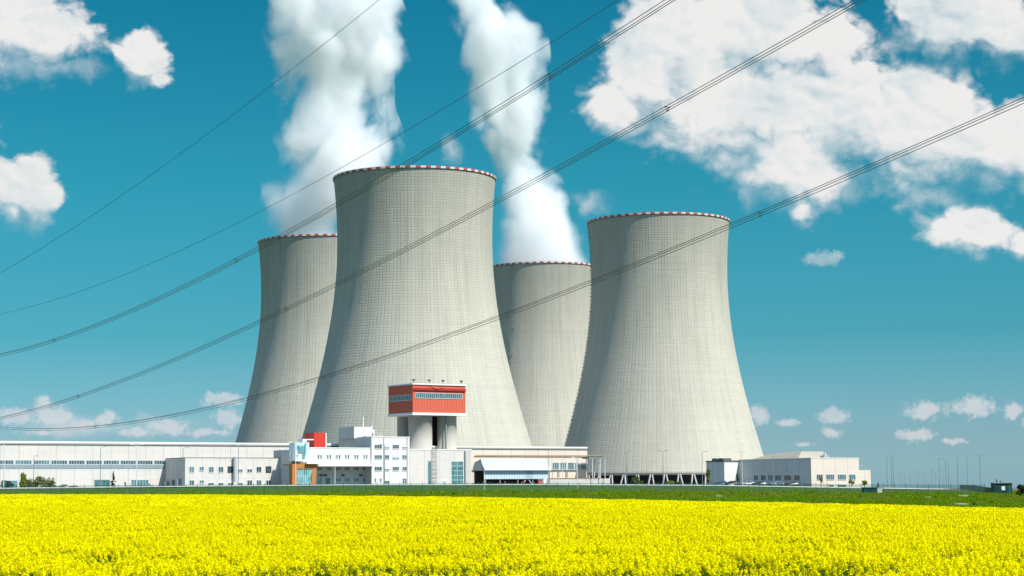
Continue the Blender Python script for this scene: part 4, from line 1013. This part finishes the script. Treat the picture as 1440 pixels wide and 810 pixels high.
# ------------------------------------------------------------------ rapeseed field
def raceme(mb, c, n, r_, h_, ps, rr):
    for i in range(n):
        f = rr.uniform(0, 1); a_ = rr.uniform(0, 2*math.pi); rad_ = r_*math.sqrt(max(.05, 1-f*f*.85))
        p = Vector((c[0]+rad_*math.cos(a_), c[1]+rad_*math.sin(a_), c[2]+h_*f))
        nrm = Vector((math.cos(a_), math.sin(a_), .5+f)).normalized() + Vector(rr.normal(size=3))*.35; nrm.normalize()
        u_ = nrm.orthogonal().normalized(); v_ = nrm.cross(u_); an = rr.uniform(0, 6.28)
        uu = u_*math.cos(an)+v_*math.sin(an); vv = nrm.cross(uu); s_ = ps*rr.uniform(.7, 1.25)
        mb.quad(p-uu*s_, p-vv*s_*.8, p+uu*s_, p+vv*s_*.8, 0)
    mb.quad(*[Vector((c[0], c[1], c[2]+h_*1.05))+Vector(v)*ps*.8 for v in ((1, 0, 0), (0, 1, .3), (-1, 0, 0), (0, -1, .3))], 1)
mats3 = [M['petal'], M['petalg'], M['stem']]
col = bpy.data.collections.new('rapeseed_plants')
def proto(idx, tier, yellow=True):
    rr = np.random.default_rng(100+idx); mb = MB()
    if tier == 0:      # near plant with side shoots
        n = 6 if yellow else 3
        mb.tube([(0, 0, 0), (.02, .01, .6), (0, 0, 1.1)], [.009, .007, .004], 3, 2, cap=False)
        for i in range(n):
            a_ = i*2.4+rr.uniform(0, 1); R_ = rr.uniform(.06, .22) if i else 0.; zt = rr.uniform(1.05, 1.32) if i else 1.3
            q = (R_*math.cos(a_), R_*math.sin(a_), zt)
            mb.tube([(0, 0, rr.uniform(.55, .8)), (q[0]*.8, q[1]*.8, zt-.15), q], [.005, .004, .003], 3, 2, cap=False)
            raceme(mb, q, 46 if yellow else 26, .036 if yellow else .026, .085, .013, rr)
            for j in range(7):      # pods and buds below the flowers
                an = rr.uniform(0, 6.28); z = zt-rr.uniform(.03, .25); d_ = Vector((math.cos(an), math.sin(an), .5))*.05; b_ = Vector((q[0], q[1], z))
                mb.quad(b_, b_+d_*.5+Vector((0, 0, .006)), b_+d_, b_+d_*.5-Vector((0, 0, .006)), 2)
        for j in range(16 if yellow else 26):
            an = rr.uniform(0, 6.28); z = rr.uniform(.35, 1.0 if yellow else 1.12); L_ = rr.uniform(.09, .2); d_ = Vector((math.cos(an), math.sin(an), rr.uniform(-.3, .5))); s_ = Vector((-math.sin(an), math.cos(an), 0))*L_*.25; b_ = Vector((0, 0, z))+d_*.03
            mb.quad(b_, b_+d_*L_*.5+s_, b_+d_*L_, b_+d_*L_*.5-s_, 2)
    elif tier == 1:
        for i in range(9):
            x, y = rr.uniform(-.25, .25, 2); zt = rr.uniform(1.08, 1.34)
            raceme(mb, (x, y, zt), 20, .045, .09, .022, rr)
            mb.tube([(x, y, .6), (x, y, zt)], .006, 3, 2, cap=False)
        for j in range(12):
            x, y = rr.uniform(-.3, .3, 2); z = rr.uniform(.7, 1.15); a_ = Vector(rr.normal(size=3)).normalized()*.09; b_ = a_.orthogonal().normalized()*.05
            p = Vector((x, y, z)); mb.quad(p-a_, p-b_, p+a_, p+b_, 2)
    else:
        for i in range(150):
            x, y = rr.uniform(-.65, .65, 2); z = rr.uniform(1.10, 1.40); a_ = Vector(rr.normal(size=3)).normalized()*.052; b_ = a_.orthogonal().normalized()*.042
            p = Vector((x, y, z)); mb.quad(p-a_, p-b_, p+a_, p+b_, 0 if i % 12 else 1)
    me = bpy.data.meshes.new('rapeseed_plant'); me.from_pydata(mb.v, [], mb.f)
    for m_ in mats3: me.materials.append(m_)
    me.polygons.foreach_set('material_index', mb.mi); me.update()
    o = bpy.data.objects.new('p%02d' % idx, me); col.objects.link(o); return o
PR = [proto(i, 0) for i in range(5)] + [proto(5+i, 0, False) for i in range(2)] + [proto(7+i, 1) for i in range(4)] + [proto(11+i, 2) for i in range(3)]
def vnoise(x, y, sc_, seed):
    rr = np.random.default_rng(seed); T = rr.random((64, 64)); u_ = (x/sc_) % 64; v_ = (y/sc_) % 64
    i, j = np.floor(u_).astype(int), np.floor(v_).astype(int); fu, fv = u_-i, v_-j; fu = fu*fu*(3-2*fu); fv = fv*fv*(3-2*fv)
    g_ = lambda a_, b_: T[a_ % 64, b_ % 64]
    return (g_(i, j)*(1-fu)+g_(i+1, j)*fu)*(1-fv)+(g_(i, j+1)*(1-fu)+g_(i+1, j+1)*fu)*fv
pts_, rot_, scl_, kid_ = [], [], [], []
for lo, hi, dn, kinds in ((15, 62, 9.5, (0, 6)), (62, 130, 4.6, (7, 10)), (130, 305, 2.4, (11, 13))):
    W = .285*hi+7; n = int((hi-lo)*2*W*dn)
    y = rng.uniform(lo, hi, n); x = rng.uniform(-W, W, n); k = np.abs(x) < .285*y+7; x, y = x[k], y[k]
    nz_ = vnoise(x+500, y+500, 2.6, 1); nf = vnoise(x+500, y+500, .8, 2); nl_ = vnoise(x+500, y+500, 9, 3)
    for i in range(len(x)):
        px = 720+F*x[i]/y[i]
        if y[i] > lerp(px, DE): continue
        hs = .95+.12*nz_[i]+.10*(nf[i]-.5)+.05*nl_[i]
        gap = nz_[i]*.6+nf[i]*.4
        if lo < 60:
            kd = rng.integers(0, 5)
            near = max(0, min(1, (40-y[i])/10))
            if gap < .32+.26*near: kd = 5+rng.integers(0, 2); hs *= .90-.10*near
        elif lo < 120:
            kd = rng.integers(7, 11)
            if gap < .2: hs *= .93
        else: kd = rng.integers(11, 14)
        pts_.append((x[i], y[i], G(x[i], y[i]))); rot_.append((rng.normal()*.05, rng.normal()*.05, rng.uniform(0, 6.28))); scl_.append(hs); kid_.append(int(kd))
print('crop instances', len(pts_))
me = bpy.data.meshes.new('rapeseed_crop'); me.from_pydata(pts_, [], [])
at = me.attributes.new('rot', 'FLOAT_VECTOR', 'POINT'); at.data.foreach_set('vector', np.array(rot_, dtype=np.float32).ravel())
at = me.attributes.new('scl', 'FLOAT', 'POINT'); at.data.foreach_set('value', np.array(scl_, dtype=np.float32))
at = me.attributes.new('kid', 'INT', 'POINT'); at.data.foreach_set('value', np.array(kid_, dtype=np.int32))
crop = bpy.data.objects.new('rapeseed_crop', me); C.objects.link(crop)
tag(crop, 'dense yellow flowering rapeseed filling the foreground field', 'crop', kind='stuff')
ng = bpy.data.node_groups.new('crop', 'GeometryNodeTree')
ng.interface.new_socket('Geometry', in_out='INPUT', socket_type='NodeSocketGeometry'); ng.interface.new_socket('Geometry', in_out='OUTPUT', socket_type='NodeSocketGeometry')
N_ = ng.nodes; L_ = ng.links
gi = N_.new('NodeGroupInput'); go_ = N_.new('NodeGroupOutput'); ip = N_.new('GeometryNodeInstanceOnPoints'); ci = N_.new('GeometryNodeCollectionInfo')
ci.inputs['Collection'].default_value = col; ci.inputs['Separate Children'].default_value = True; ci.inputs['Reset Children'].default_value = True
def att(nm, ty): a_ = N_.new('GeometryNodeInputNamedAttribute'); a_.data_type = ty; a_.inputs[0].default_value = nm; return a_.outputs[0]
L_.new(gi.outputs[0], ip.inputs['Points']); L_.new(ci.outputs[0], ip.inputs['Instance']); ip.inputs['Pick Instance'].default_value = True
L_.new(att('kid', 'INT'), ip.inputs['Instance Index']); L_.new(att('rot', 'FLOAT_VECTOR'), ip.inputs['Rotation']); L_.new(att('scl', 'FLOAT'), ip.inputs['Scale'])
L_.new(ip.outputs[0], go_.inputs[0])
md = crop.modifiers.new('crop', 'NODES'); md.node_group = ng
# leafy under-storey of the crop
mb = MB(); ys = [12, 20, 30, 45, 62, 90, 130, 170, 210, 250, 300]; nx = 40
def usm():
    m = bpy.data.materials.new('crop_leaves'); m.use_nodes = True; t = NT(m.node_tree); b = m.node_tree.nodes['Principled BSDF']; b.inputs['Roughness'].default_value = 1; b.inputs['Specular IOR Level'].default_value = 0
    g = t.new('ShaderNodeNewGeometry'); n1 = t.noise(g.outputs['Position'], 5, 5, .7)
    c = t.ramp(n1, [(.35, (.02, .05, .008)), (.6, (.06, .12, .015)), (.75, (.25, .26, .01))]); t.put(b.inputs['Base Color'], c); return m
rows_ = []
for f in np.linspace(0, 1, 46):
    row = []
    for j in range(nx+1):
        px = -160 + 1760*j/nx; de = lerp(px, DE)-6; D_ = 12*(de/12)**f
        x = (px-720)/F*D_; h_ = .72 if D_ < 60 else (.85 if D_ < 125 else 1.08)
        row.append((x, D_, G(x, D_)+h_))
    rows_.append(row)
for i in range(45):
    for j in range(nx): mb.quad(rows_[i][j], rows_[i][j+1], rows_[i+1][j+1], rows_[i+1][j])
for j in range(nx):      # far face down to the ground
    a_, b_ = rows_[-1][j], rows_[-1][j+1]; mb.quad(a_, b_, (b_[0], b_[1]+.3, b_[2]-1.6), (a_[0], a_[1]+.3, a_[2]-1.6))
o = mb.build('crop_leaves', usm()); tag(o, 'green leaves and stems under the yellow rapeseed flowers', 'leaves', kind='stuff')

# ------------------------------------------------------------------ bare earth patches on the bank
M['earth'] = mat('pale_earth', (.27, .26, .14), .95, .25, .8, spec=.05)
PATCH = [(1007, 9, 345, 28), (1272, 6, 360, 12), (1300, 9, 340, 14), (1333, 7, 330, 12), (1350, 10, 370, 18), (1345, 12, 262, 14), (1235, 8, 225, 8), (1114, 3, 330, 12)]
for a_, b_, c_, d_ in PATCH:
    mb = MB(); K2 = 14; mb.v = [((a_+b_*.8*math.cos(q)*(1+.25*math.sin(3*q+a_))-720)/F*(c_+d_*.8*math.sin(q)), c_+d_*.8*math.sin(q), 0) for q in [2*math.pi*k/K2 for k in range(K2)]]
    mb.v = [(x, y, G(x, y)+.06) for x, y, z in mb.v]; mb.f = [tuple(range(K2))]; mb.mi = [0]; tag(mb.build('dirt_patch', M['earth']), kind='structure')
# ------------------------------------------------------------------ rough grass on the bank
M['tuft'] = leafmat('bank_grass', (.09, .20, .004), (.24, .37, .012), .4)
M['tuft2'] = leafmat('bank_grass_olive', (.12, .17, .006), (.27, .32, .02), .35)
M['tuftdry'] = leafmat('dry_bank_grass', (.16, .16, .03), (.30, .27, .10), .2)
colg = bpy.data.collections.new('grass_tufts')
for k in range(6):
    rr = np.random.default_rng(300+k); mb = MB()
    for i in range(46):
        x, y = rr.normal(size=2)*.5; hh = rr.uniform(.05, .20 if k < 5 else .55); wd = rr.uniform(.05, .12); an = rr.uniform(0, 6.28)
        lx, ly = rr.normal(size=2)*.12; c_, s_ = math.cos(an)*wd, math.sin(an)*wd
        mb.quad((x-c_, y-s_, -.05), (x+c_, y+s_, -.05), (x+lx+c_*.3, y+ly+s_*.3, hh), (x+lx-c_*.3, y+ly-s_*.3, hh))
    me = bpy.data.meshes.new('tuft'); me.from_pydata(mb.v, [], mb.f); me.materials.append(M['tuftdry' if k == 4 else ('tuft2' if k in (2, 3) else 'tuft')]); me.update()
    o = bpy.data.objects.new('g%02d' % k, me); colg.objects.link(o)
pts_, rot_, scl_, kid_ = [], [], [], []
n = 42000; y = rng.uniform(160, 474, n); x = rng.uniform(-140, 140, n); ok = np.abs(x) < .29*y+8; x, y = x[ok], y[ok]
va = vnoise(x+700, y+700, 14, 5); vb = vnoise(x+700, y+700, 4, 6)
for i in range(len(x)):
    px = 720+F*x[i]/y[i]
    if y[i] < lerp(px, DE)+.4: continue
    if vb[i]*.5+va[i]*.5 < .26: continue
    if any(((px-a_)/b_)**2+((y[i]-c_)/d_)**2 < 1 for a_, b_, c_, d_ in PATCH): continue
    pts_.append((x[i], y[i], G(x[i], y[i]))); rot_.append((0, 0, rng.uniform(0, 6.28))); scl_.append((.55+.9*va[i]*rng.uniform(.5, 1.2))*(1 if y[i] < 428 else .6))
    kid_.append(5 if rng.random() < .03 else (4 if (va[i] > .72 and rng.random() < .6) else int(rng.integers(0, 2)) + (2 if vb[i] + .2*rng.normal() > .55 else 0)))
me = bpy.data.meshes.new('bank_grass'); me.from_pydata(pts_, [], [])
at = me.attributes.new('rot', 'FLOAT_VECTOR', 'POINT'); at.data.foreach_set('vector', np.array(rot_, dtype=np.float32).ravel())
at = me.attributes.new('scl', 'FLOAT', 'POINT'); at.data.foreach_set('value', np.array(scl_, dtype=np.float32))
at = me.attributes.new('kid', 'INT', 'POINT'); at.data.foreach_set('value', np.array(kid_, dtype=np.int32))
bgz = bpy.data.objects.new('bank_grass', me); C.objects.link(bgz); tag(bgz, 'rough green grass on the bank between the crop and the fence', 'grass', kind='stuff')
ng2 = ng.copy(); [nn for nn in ng2.nodes if nn.bl_idname == 'GeometryNodeCollectionInfo'][0].inputs['Collection'].default_value = colg
md = bgz.modifiers.new('grass', 'NODES'); md.node_group = ng2
